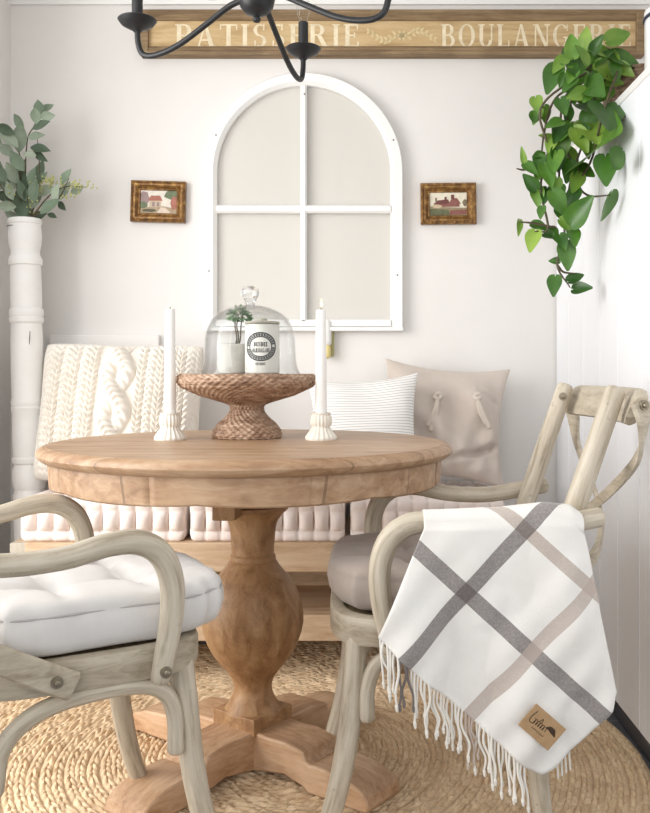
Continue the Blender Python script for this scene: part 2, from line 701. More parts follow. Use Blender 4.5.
# tall cabinet with grooved side boards
cab = thing('cabinet', 'tall white cabinet with vertical grooved boards at the right edge', 'cabinet', (CABX + 0.33, 2.1, 0))
ox, oy = CABX + 0.33, 2.1
b = MB().box((CABX + 0.014 - ox, 1.05 - oy, 0.05), (1.345 - ox, WY - 0.004 - oy, CABZ - 0.022))
obj('carcass', b, M['panel'], cab, smooth=0)
b = MB()
ys = [3.130 - 0.185 * k for k in range(12)]
for a, c in zip(ys[1:], ys[:-1]):
    y0, y1 = a - oy, c - oy
    xa, xb = CABX - ox, CABX + 0.014 - ox
    g = 0.0022
    poly = [(xb, y0), (xb - 0.006, y0), (xa, y0 + g * 1.6), (xa, y1 - g * 1.6), (xb - 0.006, y1), (xb, y1)]
    b.prism(poly, 'z', 0.05, CABZ - 0.022)
obj('side_boards', b, M['panel'], cab, smooth=0)
obj('worktop', MB().box((CABX - 0.004 - ox, 1.05 - oy, CABZ - 0.022), (1.35 - ox, WY - 0.004 - oy, CABZ)), M['trim'], cab, smooth=0, bevel=0.003)
obj('plinth', MB().box((CABX + 0.004 - ox, 1.05 - oy, 0.0), (1.34 - ox, WY - 0.004 - oy, 0.05)), M['plinth'], cab, smooth=0)

# ------------------------------------------------------------------ braided rug
def make_rug():
    cx, cy, R, rw = -0.22, 2.2, 0.912, 0.0265
    rows = int(R / rw)
    V, Fc, UV = [], [], []
    base = 0
    vv = np.array([-1, -0.85, -0.55, -0.22, -0.02, 0.02, 0.22, 0.55, 0.85, 1.0])
    nv = len(vv)
    rng = np.random.default_rng(3)
    for i in range(rows):
        r = (i + 0.5) * rw
        nb = max(5, int(round(2 * PI * r / 0.034)))
        n = nb * 6
        th = np.arange(n) / n * 2 * PI
        s = th / (2 * PI) * nb
        ph = rng.random()
        S, VV = np.meshgrid(s, vv, indexing='ij')
        TH = np.meshgrid(th, vv, indexing='ij')[0]
        cap = np.clip(1 - np.abs(VV) ** 3.2 * 0.72, 0, 1)
        jit = 0.22 * np.sin(1.7 * S + 5 * ph) + 0.16 * np.sin(0.63 * S + 9 * ph) + 0.12 * np.sin(3.1 * S + 2 * ph)
        # two-ply braid: left and right strands alternate in plump V-shaped lobes
        lob = np.where(VV > 0, 0.5, 0.0)
        k = np.abs(np.sin(PI * (S + ph + lob + jit - 0.62 * np.abs(VV))))
        mid = 1 - 0.35 * np.exp(-(VV / 0.16) ** 2)
        amp = 0.0095 * (1 + 0.35 * np.sin(2.3 * S + 11 * ph) * np.sin(0.9 * S))
        Z = 0.0020 + cap * mid * (0.0012 + amp * k ** 0.6)
        RR = r + VV * rw * 0.5 + 0.0022 * np.sin(TH * r / 0.21 + 6.0 * ph) + 0.0012 * np.sin(TH * r / 0.06 + 3.0 * ph)
        X, Y = cx + RR * np.cos(TH), cy + RR * np.sin(TH)
        V.append(np.stack([X, Y, Z], -1).reshape(-1, 3))
        UV.append(np.stack([S + ph + lob + jit - 0.62 * np.abs(VV) + 37.0 * i, i + 0.5 + VV * 0.49], -1).reshape(-1, 2))
        a = np.arange(n)[:, None]
        j = np.arange(nv - 1)[None, :]
        a2 = (a + 1) % n
        Fc.append(np.stack([a * nv + j, a2 * nv + j, a2 * nv + j + 1, a * nv + j + 1], -1).reshape(-1, 4) + base)
        base += n * nv
    V = np.concatenate(V)
    UV = np.concatenate(UV)
    Fc = np.concatenate(Fc)
    mb = MB()
    mb.v = V.tolist()
    mb.f = Fc.tolist()
    mb.mi = [0] * len(mb.f)
    uv = UV.tolist()
    # woven backing disc
    ring = [(cx + (R - 0.008) * math.cos(2 * PI * k / 96), cy + (R - 0.008) * math.sin(2 * PI * k / 96)) for k in range(96)]
    mb.prism(ring, 'z', 0.0005, 0.0035)
    uv += [(0, 0)] * 192
    mb.uv = uv
    o = obj('braided_rug', mb, M['rug'], smooth=60, fix=False)
    return o


tag(make_rug(), 'round braided natural jute rug under the table and chairs', 'rug')

# ------------------------------------------------------------------ pedestal table
TX, TY, TZ, TR = -0.258, 2.14, 0.765, 0.48
table = thing('pedestal_table', 'round oak pedestal table with carved baluster and four feet', 'table', (TX, TY, RUGZ))
tz = TZ - RUGZ
prof = [(0.30, -0.034), (TR - 0.022, -0.034), (TR - 0.012, -0.031), (TR - 0.003, -0.024), (TR, -0.017), (TR - 0.002, -0.010), (TR - 0.009, -0.004), (TR - 0.016, -0.0012), (TR - 0.019, -0.0022), (TR - 0.022, 0.0), (0.30, 0.0)]
obj('tabletop', MB().lathe(prof, 128, (0, 0, tz)), M['table_top'], table, smooth=35)


def apron_r(r, z, a):
    d = min(abs((math.degrees(a) - s + 180) % 360 - 180) for s in (252, 292, 342, 207, 162, 117, 72, 27))
    return r - (0.004 if d < 0.8 and r > 0.44 else 0.0)


pr = [(0.42, -0.088), (0.447, -0.09), (0.452, -0.086), (0.455, -0.04), (0.455, -0.034), (0.42, -0.034)]
ap = MB().lathe(pr, 360, (0, 0, tz), capb=False, capt=False, rfun=apron_r)
nv = 360
for k in range(nv):
    a = 2 * PI * k / nv
    dz = 0.006 * (abs(math.sin(a * 4 + 0.4)) ** 0.6) - 0.003
    for row in (0, 1, 2):
        x, y, z = ap.v[row * nv + k]
        ap.v[row * nv + k] = (x, y, z - dz)
obj('apron', ap, M['table_top'], table, smooth=35)
rot = math.radians(-42)
u = Vector((math.cos(rot), math.sin(rot), 0))
bt = MB()
bt.box((-0.052, -0.145, tz - 0.166), (0.000, 0.20, tz - 0.034))
bat = obj('batten', bt, M['table'], table, smooth=0, bevel=0.003)
bat.rotation_euler = (0, 0, math.radians(-6))
pxo = -0.25 - TX
k = 2.14 / F
pp = [(505, 36), (509, 35), (513, 30), (520, 25), (528, 22.8), (545, 21.3), (553, 21), (555, 22.6), (558, 23), (560, 22.5), (561, 24), (566, 27), (572, 32), (580, 38.5), (590, 44), (602, 48.6), (613, 50.6), (622, 50.5), (632, 48.5), (643, 44.5), (652, 39.5), (660, 33.5), (667, 27.5), (674, 22.5), (680, 19.8), (686, 18.8), (691, 19.5), (696, 21.5), (701, 24), (705, 27), (708, 30)]
prof = [(r * k, H - (y - PY) * k - RUGZ) for y, r in pp][::-1]
prof = [(prof[0][0], 0.108)] + prof
obj('baluster', MB().lathe(prof, 64, (pxo, 0, 0)), M['table'], table, smooth=30)
ang0 = math.atan2(-0.80, -0.60)
bl = MB().box((-0.066, -0.066, 0.085), (0.066, 0.066, 0.124))
o = obj('plinth_block', bl, M['table'], table, smooth=0, bevel=0.002)
o.location = (pxo, 0, 0)
o.rotation_euler = (0, 0, ang0)
fp = [(0.0, 0.092), (0.075, 0.0935), (0.10, 0.092), (0.15, 0.094), (0.196, 0.088), (0.206, 0.084), (0.209, 0.076), (0.213, 0.066), (0.222, 0.061), (0.236, 0.064), (0.27, 0.063), (0.32, 0.058), (0.36, 0.045), (0.378, 0.030), (0.384, 0.012), (0.38, 0.0),
      (0.22, 0.0), (0.20, 0.012), (0.15, 0.022), (0.09, 0.012), (0.066, 0.006), (0.0, 0.006)]
for q in range(4):
    f = MB().prism(fp, 'y', -0.060, 0.060)
    o = obj('foot', f, M['table_foot'], table, smooth=30, bevel=0.005)
    o.location = (pxo, 0, 0)
    o.rotation_euler = (0, 0, ang0 + q * PI / 2)

# ------------------------------------------------------------------ bench and its mattress cushions
BY0, BY1, BX0, BX1, BZ = 2.66, 3.12, -1.03, 0.53, 0.425
bench = thing('bench', 'long pale oak bench with lower shelf against the back wall', 'bench', ((BX0 + BX1) / 2, (BY0 + BY1) / 2, 0))
bx, by = (BX0 + BX1) / 2, (BY0 + BY1) / 2


def bb(name, lo, hi, m, bev=0.003):
    return obj(name, MB().box((lo[0] - bx, lo[1] - by, lo[2]), (hi[0] - bx, hi[1] - by, hi[2])), m, bench, smooth=0, bevel=bev)


for X0 in (BX0, BX1 - 0.055):
    for Y0 in (BY0, BY1 - 0.055):
        bb('leg', (X0, Y0, 0), (X0 + 0.055, Y0 + 0.055, BZ - 0.001), M['bench_leg'])
bb('seat_board', (BX0 + 0.005, BY0 + 0.024, BZ - 0.022), (BX1 - 0.005, BY1, BZ), M['bench'])
bb('front_rail', (BX0 + 0.045, BY0 - 0.002, BZ - 0.086), (BX1 - 0.045, BY0 + 0.024, BZ), M['bench'])
bb('back_panel', (BX0 + 0.05, BY1 - 0.09, 0.20), (BX1 - 0.05, BY1 - 0.06, BZ - 0.022), M['bench'])
bb('shelf', (BX0 + 0.02, BY0 + 0.024, 0.190), (BX1 - 0.02, BY1 - 0.01, 0.212), M['bench'])
bb('shelf_rail', (BX0 + 0.045, BY0 - 0.002, 0.135), (BX1 - 0.045, BY0 + 0.024, 0.212), M['bench'])


def mattress(W, D, Hh, nl):
    nx, seg = nl * 9 + 1, []
    # cross-section outline (front at -D/2), list of (y, z, weight_front, weight_top)
    prof = []
    zs = [0.0, 0.004, 0.012, 0.02, 0.027, 0.031, 0.036, 0.046, 0.06, 0.074, 0.084, 0.09, 0.094, 0.1, 0.108, 0.117, 0.124]
    zs = [z * Hh / 0.13 for z in zs]

    def fb(z):
        z = z / Hh * 0.13
        if z < 0.031:
            return 0.010 * math.sqrt(max(0, 1 - ((z - 0.0155) / 0.0156) ** 2)), 0.3
        if z < 0.092:
            return 0.022 * math.sqrt(max(0, 1 - ((z - 0.0615) / 0.031) ** 2)), 1.0
        return 0.012 * math.sqrt(max(0, 1 - ((z - 0.110) / 0.0185) ** 2)), 0.4
    front = [(-D / 2, z) for z in zs]
    nt = 46
    top = [(-D / 2 + 0.006 + (D - 0.012) * j / nt, None) for j in range(nt + 1)]
    back = [(D / 2, z) for z in reversed(zs)]
    outl = [('f', y, z) for y, z in front] + [('t', y, z) for y, z in top] + [('b', y, z) for y, z in back]
    n = len(outl)

    def fn(i, j):
        x = -W / 2 + W * j / (nx - 1)
        lob = abs(math.sin(PI * (x + W / 2) / W * nl)) ** 0.5
        e = min(1.0, (W / 2 - abs(x)) / 0.018)
        e = math.sqrt(max(0.0, 1 - (1 - e) ** 2))
        kind, y, z = outl[i]
        if kind == 't':
            lob2 = abs(math.sin(PI * (y + D / 2) / D * 9)) ** 0.5
            edge = min(1, (D / 2 - abs(y)) / 0.05)
            zz = Hh * 0.98 + 0.012 * (lob * lob2) - 0.004 * edge
            yy = y
        else:
            bb_, wgt = fb(z)
            off = bb_ * (1 - wgt + wgt * lob) + 0.003 * lob
            yy = y - off if kind == 'f' else y + off
            zz = z
        zz = Hh / 2 + (zz - Hh / 2) * (0.72 + 0.28 * e)
        yy *= (0.965 + 0.035 * e)
        return (x, yy, zz)
    mb = MB()
    mb.grid(n, nx, fn, close_u=True)
    mb.f.append(tuple(range(n)))
    mb.f.append(tuple((nx - 1) * n + k for k in range(n)))
    mb.mi += [0, 0]
    return mb


cushs = [((18, 186), 'left'), ((188, 346), 'mid'), ((349, 507), 'right')]
labs = ['tufted blush mattress cushion on the bench beneath the knit pillow', 'tufted blush mattress cushion on bench behind the table pedestal',
        'tufted pale mattress cushion on bench beneath the linen pillow']
MH = 0.125
for ((a, c), _), lab in zip(cushs, labs):
    X0, X1 = (a - PX) * 2.68 / F, (c - PX) * 2.68 / F
    W = X1 - X0 - 0.008
    o = obj('bench_cushion', mattress(W, 0.42, MH, 10), M['mattress'], None, ((X0 + X1) / 2, 2.675 + 0.225, BZ), smooth=70)
    tag(o, lab, 'cushion', 'tufted bench cushions')
CZ = BZ + MH + 0.004


# ------------------------------------------------------------------ pillows
def pillow(Wd, Ht, T, n, disp=None, inset=0.07, flop=0.0, sag=0.0, uvs=False, epow=0.5, cr=0.0):
    """upright pillow, front toward -Y, bottom edge at z = 0"""
    mb = MB()

    def pt(u, v, side):
        iu, iv = inset * (1 - v * v), inset * (1 - u * u)
        rc_ = 1 - cr * (u * u * v * v) ** 2
        x = Wd / 2 * u * (1 - iu) * rc_
        z = Ht / 2 * v * (1 - iv) * rc_
        e = max(0.0, (1 - abs(u) ** 2.4)) * max(0.0, (1 - abs(v) ** 2.4))
        t = T / 2 * e ** epow
        t *= 1.0 - 0.22 * v - sag * v
        y = -t if side == 0 else t
        if disp:
            dx, dy, dz = disp(x, z, u, v, e, side)
            x, y, z = x + dx, y + dy, z + dz
        x += flop * v
        return (x, y, z + Ht / 2)
    us = [math.sin(PI / 2 * (-1 + 2 * i / (n - 1)) * 0.92) / math.sin(PI / 2 * 0.92) for i in range(n)]
    for side in (0, 1):
        mb.grid(n, n, lambda i, j: pt(us[i], us[j], side))
    if uvs:
        mb.uv = [((us[i] + 1) / 2, (us[j] + 1) / 2) for _ in (0, 1) for j in range(n) for i in range(n)]
    return mb


def weld(o, d=0.0004):
    bm = bmesh.new()
    bm.from_mesh(o.data)
    bmesh.ops.remove_doubles(bm, verts=bm.verts, dist=d)
    bmesh.ops.recalc_face_normals(bm, faces=bm.faces)
    bm.to_mesh(o.data)
    bm.free()


def knit(x, z, u, v, e, side):
    if side == 1 or e <= 0:
        return (0, 0, 0)
    h = 0.0
    m = min(1.0, e * 4)
    if abs(x) < 0.062:       # twisted rope in the middle
        ph = 2 * PI * (z + 0.02) / 0.27
        best = -1.0
        for q in (0, PI):
            c = 0.030 * math.cos(ph + q)
            front = 0.5 + 0.5 * math.sin(ph + q)
            d = (x - c) / 0.029
            if abs(d) < 1:
                hh = math.sqrt(1 - d * d) * (0.6 + 0.9 * front)
                slope = -math.sin(ph + q)
                stv = math.sin(2 * PI * ((z + abs(d) * 0.012 + slope * x * 0.5) / 0.021))
                hh *= 0.86 + 0.14 * stv
                best = max(best, hh)
        h = 0.030 * max(best, 0.0)
    else:
        a = abs(x) - 0.062
        col = a / 0.030
        ci = int(col)
        cf = col - ci
        if ci in (1, 3, 5):     # slim plaited rib beside wide garter bands
            d = abs(cf - 0.5) * 2
            h = 0.020 * math.sqrt(max(0, 1 - d * d)) * (0.70 + 0.30 * math.sin(2 * PI * (z / 0.021 + d * 0.5)))
        else:                   # pairs of V stitches
            d = abs(cf - 0.5) * 2
            st = math.sin(2 * PI * (z / 0.0205 - d * 0.8 + (0.3 if x > 0 else 0)))
            h = 0.003 + 0.015 * (0.5 + 0.5 * st) ** 0.8 * math.sqrt(max(0.0, 1 - (2 * abs(d - 0.5)) ** 2) + 0.05)
    return (0, -h * m, 0)


def soft_wrinkle(x, z, u, v, e, side):
    h = 0.006 * math.sin(14 * x + 9 * z + 3 * u * v) + 0.004 * math.sin(31 * z - 17 * x) * (0.4 + 0.6 * abs(v))
    return (0, h * min(1, e * 3), 0)


def folds(x, z, u, v, e, side):
    m = min(1, e * 3)
    h = 0.009 * math.sin(20 * (x * 0.5 + z) + 4 * u) + 0.007 * math.sin(44 * z + 25 * x * (1 - v)) + 0.005 * math.sin(60 * x - 38 * z * u)
    h += 0.010 * math.exp(-((z - 0.10 + 0.6 * (x - 0.12)) / 0.010) ** 2) * (1 if x > 0.09 else 0.0) * min(1.0, (x - 0.09) * 30 if x > 0.09 else 0)
    h += 0.008 * math.sin(95 * (z * 0.6 - x * 0.4)) * max(0.0, -v) * (0.5 + 0.5 * math.sin(12 * x))
    d = (z + 0.115 - 0.35 * (x - 0.05))          # deep crease low on the right
    h += 0.026 * math.exp(-(d / 0.012) ** 2) * (1 / (1 + math.exp(-(x - 0.03) * 60)))
    return (0, h * m * 1.25, 0)


kp = obj('throw_pillow', pillow(0.548, 0.475, 0.19, 280, knit, 0.075, 0.0, 0.0, False, 0.36, 0.07), M['knit'], None, (P(116, 440, 2.88).x, 2.865, CZ + 0.014), (math.radians(-13), math.radians(1), 0), smooth=60)
tag(kp, 'chunky cream cable-knit pillow leaning at left end of the bench', 'pillow', 'pillows on the bench')
weld(kp)
gp = thing('throw_pillow', 'beige linen pillow with knotted fabric ties at right end of bench', 'pillow', (P(439, 430, 2.985).x, 2.955, CZ + 0.010), 0, 'pillows on the bench')
gp.rotation_euler = (math.radians(-12), math.radians(5), 0)
g = obj('cover', pillow(0.425, 0.405, 0.14, 90, folds, 0.13, 0.0), M['linen'], gp, smooth=70)
weld(g)
for (tx, tz_, ln, sw) in ((-0.035, 0.262, 0.10, 0.25), (0.095, 0.272, 0.085, -0.35)):
    y = -0.070
    mb = MB()
    mb.tube([(tx - 0.010, y, tz_ + 0.012), (tx + 0.002, y - 0.010, tz_ + 0.004), (tx + 0.012, y, tz_ + 0.014), (tx + 0.002, y - 0.004, tz_ + 0.024), (tx - 0.010, y, tz_ + 0.012)], 0.0075, 8, 6)
    for q in (0, 1):
        mb.tube([(tx + 0.002, y - 0.009, tz_ + 0.006), (tx - sw * 0.03 + q * 0.008, y - 0.012, tz_ - ln * 0.4), (tx - sw * 0.10 + q * 0.011, y - 0.008, tz_ - ln * (0.85 + 0.15 * q))], [0.006, 0.008, 0.009], 8, 6)
    obj('tie', mb, M['tie'], gp, smooth=60)
sp_ = obj('throw_pillow', pillow(0.36, 0.365, 0.14, 80, soft_wrinkle, 0.12, 0.0, 0.0, True), M['stripe'], None, (P(366, 430, 2.83).x, 2.815, CZ + 0.012), (math.radians(-15), math.radians(-3), math.radians(-4)), smooth=70)
tag(sp_, 'small white pillow with thin grey stripes leaning on the beige pillow', 'pillow', 'pillows on the bench')
weld(sp_)


# ------------------------------------------------------------------ bentwood armchairs (front toward +x)
def strap_mesh(ctrl, normals, wd, th, sub=8):
    pts = [Vector(p) for p in ctrl]
    wd = list(wd)
    ns = [Vector(n) for n in normals]
    sp, sw = catmull(pts, wd, sub)
    sn, _ = catmull(ns, [0] * len(ns), sub)
    vs, fs = [], []
    m = len(sp)
    for i in range(m):
        t = (sp[min(i + 1, m - 1)] - sp[max(i - 1, 0)]).normalized()
        n = (sn[i] - t * sn[i].dot(t)).normalized()
        s = t.cross(n)
        for a, c in ((-1, -1), (-0.8, 1), (0.8, 1), (1, -1)):
            vs.append(sp[i] + s * (a * sw[i] / 2) + n * (c * th / 2))
    for i in range(m - 1):
        for k in range(4):
            k2 = (k + 1) % 4
            fs.append((i * 4 + k, i * 4 + k2, (i + 1) * 4 + k2, (i + 1) * 4 + k))
    fs += [(3, 2, 1, 0), tuple((m - 1) * 4 + k for k in range(4))]
    mb = MB()
    mb.add(vs, fs)
    return mb


def bolt_mesh(p, n):
    mb = MB()
    p, n = Vector(p), Vector(n).normalized()
    mb.tube([p - n * 0.004, p + n * 0.0035], 0.0095, 16, 1, True, 0, False)
    mb.tube([p + n * 0.003, p + n * 0.0065], 0.0055, 12, 1, True, 0, True)
    return mb


SZ0, SZ1 = 0.410, 0.464


def seat_xy(t, k=1.0):
    c, s = math.cos(t), math.sin(t)
    ex = 2 / 4.2
    x = 0.212 * math.copysign(abs(c) ** ex, c)
    y = 0.222 * math.copysign(abs(s) ** ex, s)
    y *= 1 + 0.22 * x if x > 0 else 1 + 0.35 * x
    return x * k, y * k


def make_chair(label, loc, rotz):
    t = thing('dining_chair', label, 'chair', loc, rotz, 'bentwood dining armchairs')
    m = M['chair']
    mb = MB()
    n = 96
    secs = [(0.86, SZ1 - 0.012), (0.88, SZ1 - 0.002), (0.93, SZ1), (0.985, SZ1 - 0.003), (1.0, SZ1 - 0.012), (1.0, SZ0 + 0.008), (0.985, SZ0), (0.88, SZ0), (0.86, SZ0 + 0.006)]
    mb.grid(n, len(secs) + 1, lambda i, j: (*seat_xy(2 * PI * i / n, secs[j % len(secs)][0]), secs[j % len(secs)][1]), close_u=True)
    obj('seat_frame', mb, M['chair_slab'], t, smooth=50)
    mb = MB()
    mb.prism([seat_xy(2 * PI * i / n, 0.87) for i in range(n)], 'z', SZ1 - 0.016, SZ1 - 0.006)
    obj('cane_seat', mb, M['cane'], t, smooth=30)
    for s in (1, -1):
        obj('leg', MB().tube([(0.158, s * 0.188, SZ0 + 0.012), (0.163, s * 0.190, 0.36), (0.178, s * 0.196, 0.22), (0.205, s * 0.205, 0.10), (0.240, s * 0.213, 0.008)], [0.0205, 0.0215, 0.021, 0.0195, 0.0165], 16, 6), m, t, smooth=60)
        p = obj('back_leg', MB().tube([(-0.205, s * 0.205, 0.008), (-0.183, s * 0.198, 0.14), (-0.176, s * 0.193, 0.32), (-0.188, s * 0.193, 0.47), (-0.222, s * 0.194, 0.58), (-0.262, s * 0.195, 0.70), (-0.325, s * 0.197, 0.882)], [0.0165, 0.0195, 0.021, 0.0215, 0.0215, 0.021, 0.0195], 16, 6), m, t, smooth=60)
        obj('bolt', bolt_mesh((-0.316, s * 0.1785, 0.862), (0.15, -s, 0)), M['bolt'], p, smooth=40)
        obj('arm', MB().tube([(-0.285, s * 0.232, 0.652), (-0.24, s * 0.236, 0.644), (-0.15, s * 0.243, 0.629), (-0.06, s * 0.250, 0.631), (0.010, s * 0.252, 0.645), (0.062, s * 0.252, 0.643), (0.099, s * 0.251, 0.617), (0.117, s * 0.249, 0.568), (0.116, s * 0.247, 0.510), (0.106, s * 0.246, 0.454), (0.098, s * 0.246, 0.414)],
                              [0.0185, 0.019, 0.0185, 0.0185, 0.0195, 0.0205, 0.021, 0.0205, 0.0195, 0.018, 0.0165], 16, 6), m, t, smooth=60)
        obj('arm_screw', bolt_mesh((0.101, s * 0.2625, 0.430), (0, s, 0)), M['bolt'], t, smooth=40)
        # arched side brace under the seat rail
        obj('brace', MB().tube([(0.140, s * 0.207, 0.275), (0.139, s * 0.207, 0.33), (0.124, s * 0.207, 0.372), (0.09, s * 0.207, 0.394), (0.03, s * 0.206, 0.400), (-0.05, s * 0.205, 0.394), (-0.105, s * 0.203, 0.374), (-0.140, s * 0.20, 0.335), (-0.150, s * 0.20, 0.275)], 0.0145, 14, 6), m, t, smooth=60)
    for xx, hw in ((0.165, 0.165), (-0.165, 0.165)):
        obj('brace', MB().tube([(xx, -hw, 0.275), (xx, -hw, 0.33), (xx, -hw + 0.02, 0.375), (xx, -hw + 0.07, 0.395), (xx, 0, 0.398), (xx, hw - 0.07, 0.395), (xx, hw - 0.02, 0.375), (xx, hw, 0.33), (xx, hw, 0.275)], 0.0135, 14, 6), m, t, smooth=60)
    # curved top rail behind the posts
    mb = MB()
    nn = 25
    sec = [(0.010, -0.036), (0.013, -0.02), (0.013, 0.02), (0.010, 0.036), (0.0, 0.041), (-0.010, 0.036), (-0.013, 0.02), (-0.013, -0.02), (-0.010, -0.036), (0.0, -0.041)]

    def rail(i, j):
        y = -0.248 + 0.496 * j / (nn - 1)
        e = min(1.0, (0.248 - abs(y)) / 0.03)
        e = 0.55 + 0.45 * math.sqrt(max(0, 1 - (1 - e) ** 2))
        dx, dz = sec[i]
        return (-0.350 - 0.028 * (1 - (y / 0.248) ** 2) + dx - dz * 0.3, y, 0.853 + dz * e * 0.84)
    mb.grid(len(sec), nn, rail, close_u=True)
    mb.f += [tuple(range(len(sec))), tuple((nn - 1) * len(sec) + k for k in range(len(sec)))]
    mb.mi += [0, 0]
    obj('top_rail', mb, M['chair_slab'], t, smooth=50)
    for s, dx in ((1, 0.0), (-1, 0.010)):
        ctrl = [(-0.354, -s * 0.259, 0.862), (-0.360, -s * 0.254, 0.815), (-0.358, -s * 0.205, 0.745), (-0.350 + dx, 0, 0.640), (-0.315, s * 0.13, 0.592), (-0.278, s * 0.205, 0.567), (-0.235, s * 0.244, 0.542), (-0.18, s * 0.244, 0.505), (-0.075, s * 0.240, 0.444), (-0.040, s * 0.240, 0.426)]
        nrm = [(-0.4, -s * 0.9, 0), (-0.75, -s * 0.65, 0.1), (-1, -s * 0.25, 0.1), (-1, 0, 0.3), (-1, s * 0.15, 0.2), (-0.85, s * 0.5, 0.1), (-0.3, s * 0.95, 0.05), (0, s, 0), (0, s, 0), (0, s, 0)]
        st = obj('back_strap', strap_mesh(ctrl, nrm, (0.044, 0.036, 0.023, 0.020, 0.022, 0.026, 0.034, 0.042, 0.046, 0.046), 0.008), M['chair_slab'], t, smooth=35)
        obj('bolt', bolt_mesh((-0.068, s * 0.2445, 0.440), (0, s, 0)), M['bolt'], st, smooth=40)
        obj('bolt', bolt_mesh((-0.357, -s * 0.2635, 0.858), (-0.4, -s * 0.9, 0)), M['bolt'], st, smooth=40)
    return t


RC = (0.155, 1.88, RUGZ)
LCH = (-0.540, 1.628, RUGZ)
LROT = math.radians(33)
make_chair('weathered bentwood armchair on the right with blanket over its arm', RC, PI + math.radians(0.5))
make_chair('weathered bentwood armchair at left foreground holding a pale tufted cushion', LCH, LROT)


def seat_pad(a, bwid, hh, buttons, depth, n_t=120, bulge=1.0):
    mb = MB()
    rings = [0.0, 0.1, 0.2, 0.3, 0.38, 0.46, 0.54, 0.62, 0.70, 0.78, 0.85, 0.91, 0.96]
    mid = [(0.99, 0.80), (1.005, 0.70), (1.0, 0.66), (1.012, 0.6), (1.015, 0.42), (1.0, 0.22), (0.97, 0.08), (0.92, 0.01), (0.8, 0.0), (0.4, 0.0)]
    rows = []
    for r in rings:
        rows.append(('t', r))
    for r, z in mid:
        rows.append(('s', (r, z)))

    def fn(i, j):
        t = 2 * PI * i / n_t
        c, s = math.cos(t), math.sin(t)
        ex = 2 / 3.6
        X = a * math.copysign(abs(c) ** ex, c)
        Y = bwid * math.copysign(abs(s) ** ex, s)
        kind, q = rows[j]
        wob = 1 + 0.012 * math.sin(9 * t + 0.6) + 0.008 * math.sin(17 * t)
        if kind == 't':
            x, y = X * q * (wob if q > 0.6 else 1), Y * q * (wob if q > 0.6 else 1)
            z = hh * (1.0 - 0.16 * q ** 5)
            for (bx_, by_) in buttons:
                d2 = (x - bx_) ** 2 + (y - by_) ** 2
                z -= depth * (0.55 * math.exp(-d2 / 0.0006) + 0.45 * math.exp(-d2 / 0.0055))
            for p in range(len(buttons)):       # soft creases run between and beyond the buttons
                bx_, by_ = buttons[p]
                z -= depth * 0.22 * math.exp(-((x - bx_) / 0.012) ** 2) * (1 - q ** 4)
                z -= depth * 0.22 * math.exp(-((y - by_) / 0.012) ** 2) * (1 - q ** 4)
            return (x, y, max(z, 0.01))
        r, zf = q
        pk = 1 + (0.012 * math.sin(23 * t) + 0.008 * math.sin(41 * t + 1.0) * math.sin(5 * t)) * math.sin(PI * zf)
        return (X * r * wob * pk, Y * r * wob * pk, hh * zf)
    mb.grid(n_t, len(rows), fn, close_u=True)
    mb.f.append(tuple((len(rows) - 1) * n_t + k for k in range(n_t)))
    mb.mi.append(0)
    return mb


def place_pad(name, mb, m, origin, rotz, dx, label, z, tilt=0.0, piping=None):
    o = obj(name, mb, m, None, (origin[0] + dx * math.cos(rotz), origin[1] + dx * math.sin(rotz), z), (0, tilt, rotz), smooth=70)
    weld(o, 0.0002)
    if piping:
        pa_, pb_, ph_ = piping
        ex = 2 / 3.6
        pts = []
        for q in range(121):
            t = 2 * PI * q / 120
            c, s_ = math.cos(t), math.sin(t)
            wob = (1 + 0.012 * math.sin(9 * t + 0.6) + 0.008 * math.sin(17 * t)) * 1.004
            pts.append((pa_ * math.copysign(abs(c) ** ex, c) * wob, pb_ * math.copysign(abs(s_) ** ex, s_) * wob, ph_))
        obj('piping', MB().tube(pts, 0.0019, 6, 1, False), M['piping'], o, smooth=80)
    tag(o, label, 'cushion', 'chair seat cushions')
    return o


place_pad('seat_cushion', seat_pad(0.232, 0.214, 0.100, [(0.07, 0.075), (0.07, -0.075), (-0.07, 0.075), (-0.07, -0.075)], 0.030), M['cush_white'], LCH, LROT, 0.034,
          'pale white tufted cushion on the left armchair', RUGZ + SZ1 + 0.002, 0.0, (0.232, 0.214, 0.066))
place_pad('seat_cushion', seat_pad(0.222, 0.210, 0.095, [(0.07, 0.07), (0.07, -0.07), (-0.07, 0.07), (-0.07, -0.07)], 0.024), M['cush_taupe'], RC, PI + math.radians(2), -0.012,
          'taupe cushion on the right armchair beneath the plaid blanket', RUGZ + SZ1 + 0.002)


# ------------------------------------------------------------------ plaid blanket over the near arm of the right chair
BYB = 1.60


def bp(px, py, Y=BYB):
    return ((px - PX) * Y / F, H - (py - PY) * Y / F)


def bandpos(pa, pb):
    (xa, za), (xb, zb) = bp(*pa), bp(*pb)
    return xa, za, xb, zb


# stripe axes: 0 = distance across the stripes that fall to the right, 1 = across those that fall to the left
DA = Vector((0.742, -0.670)).normalized()
NA = Vector((-DA.y, DA.x))
DB = Vector((-0.690, -0.724)).normalized()
NB = Vector((-DB.y, DB.x))


def buv(x, z):
    q = Vector((x, z))
    return (q.dot(NA), q.dot(NB))


def at0(px, py):
    return buv(*bp(px, py))


BANDS = [(0, at0(490, 614)[0], 0.0142, (104, 94, 92)), (0, at0(548, 550)[0], 0.0118, (176, 160, 148)),
         (1, at0(480, 577)[1], 0.0142, (104, 94, 92)), (1, at0(535, 646)[1], 0.0130, (180, 164, 154))]
M['blanket'] = mat_blanket()


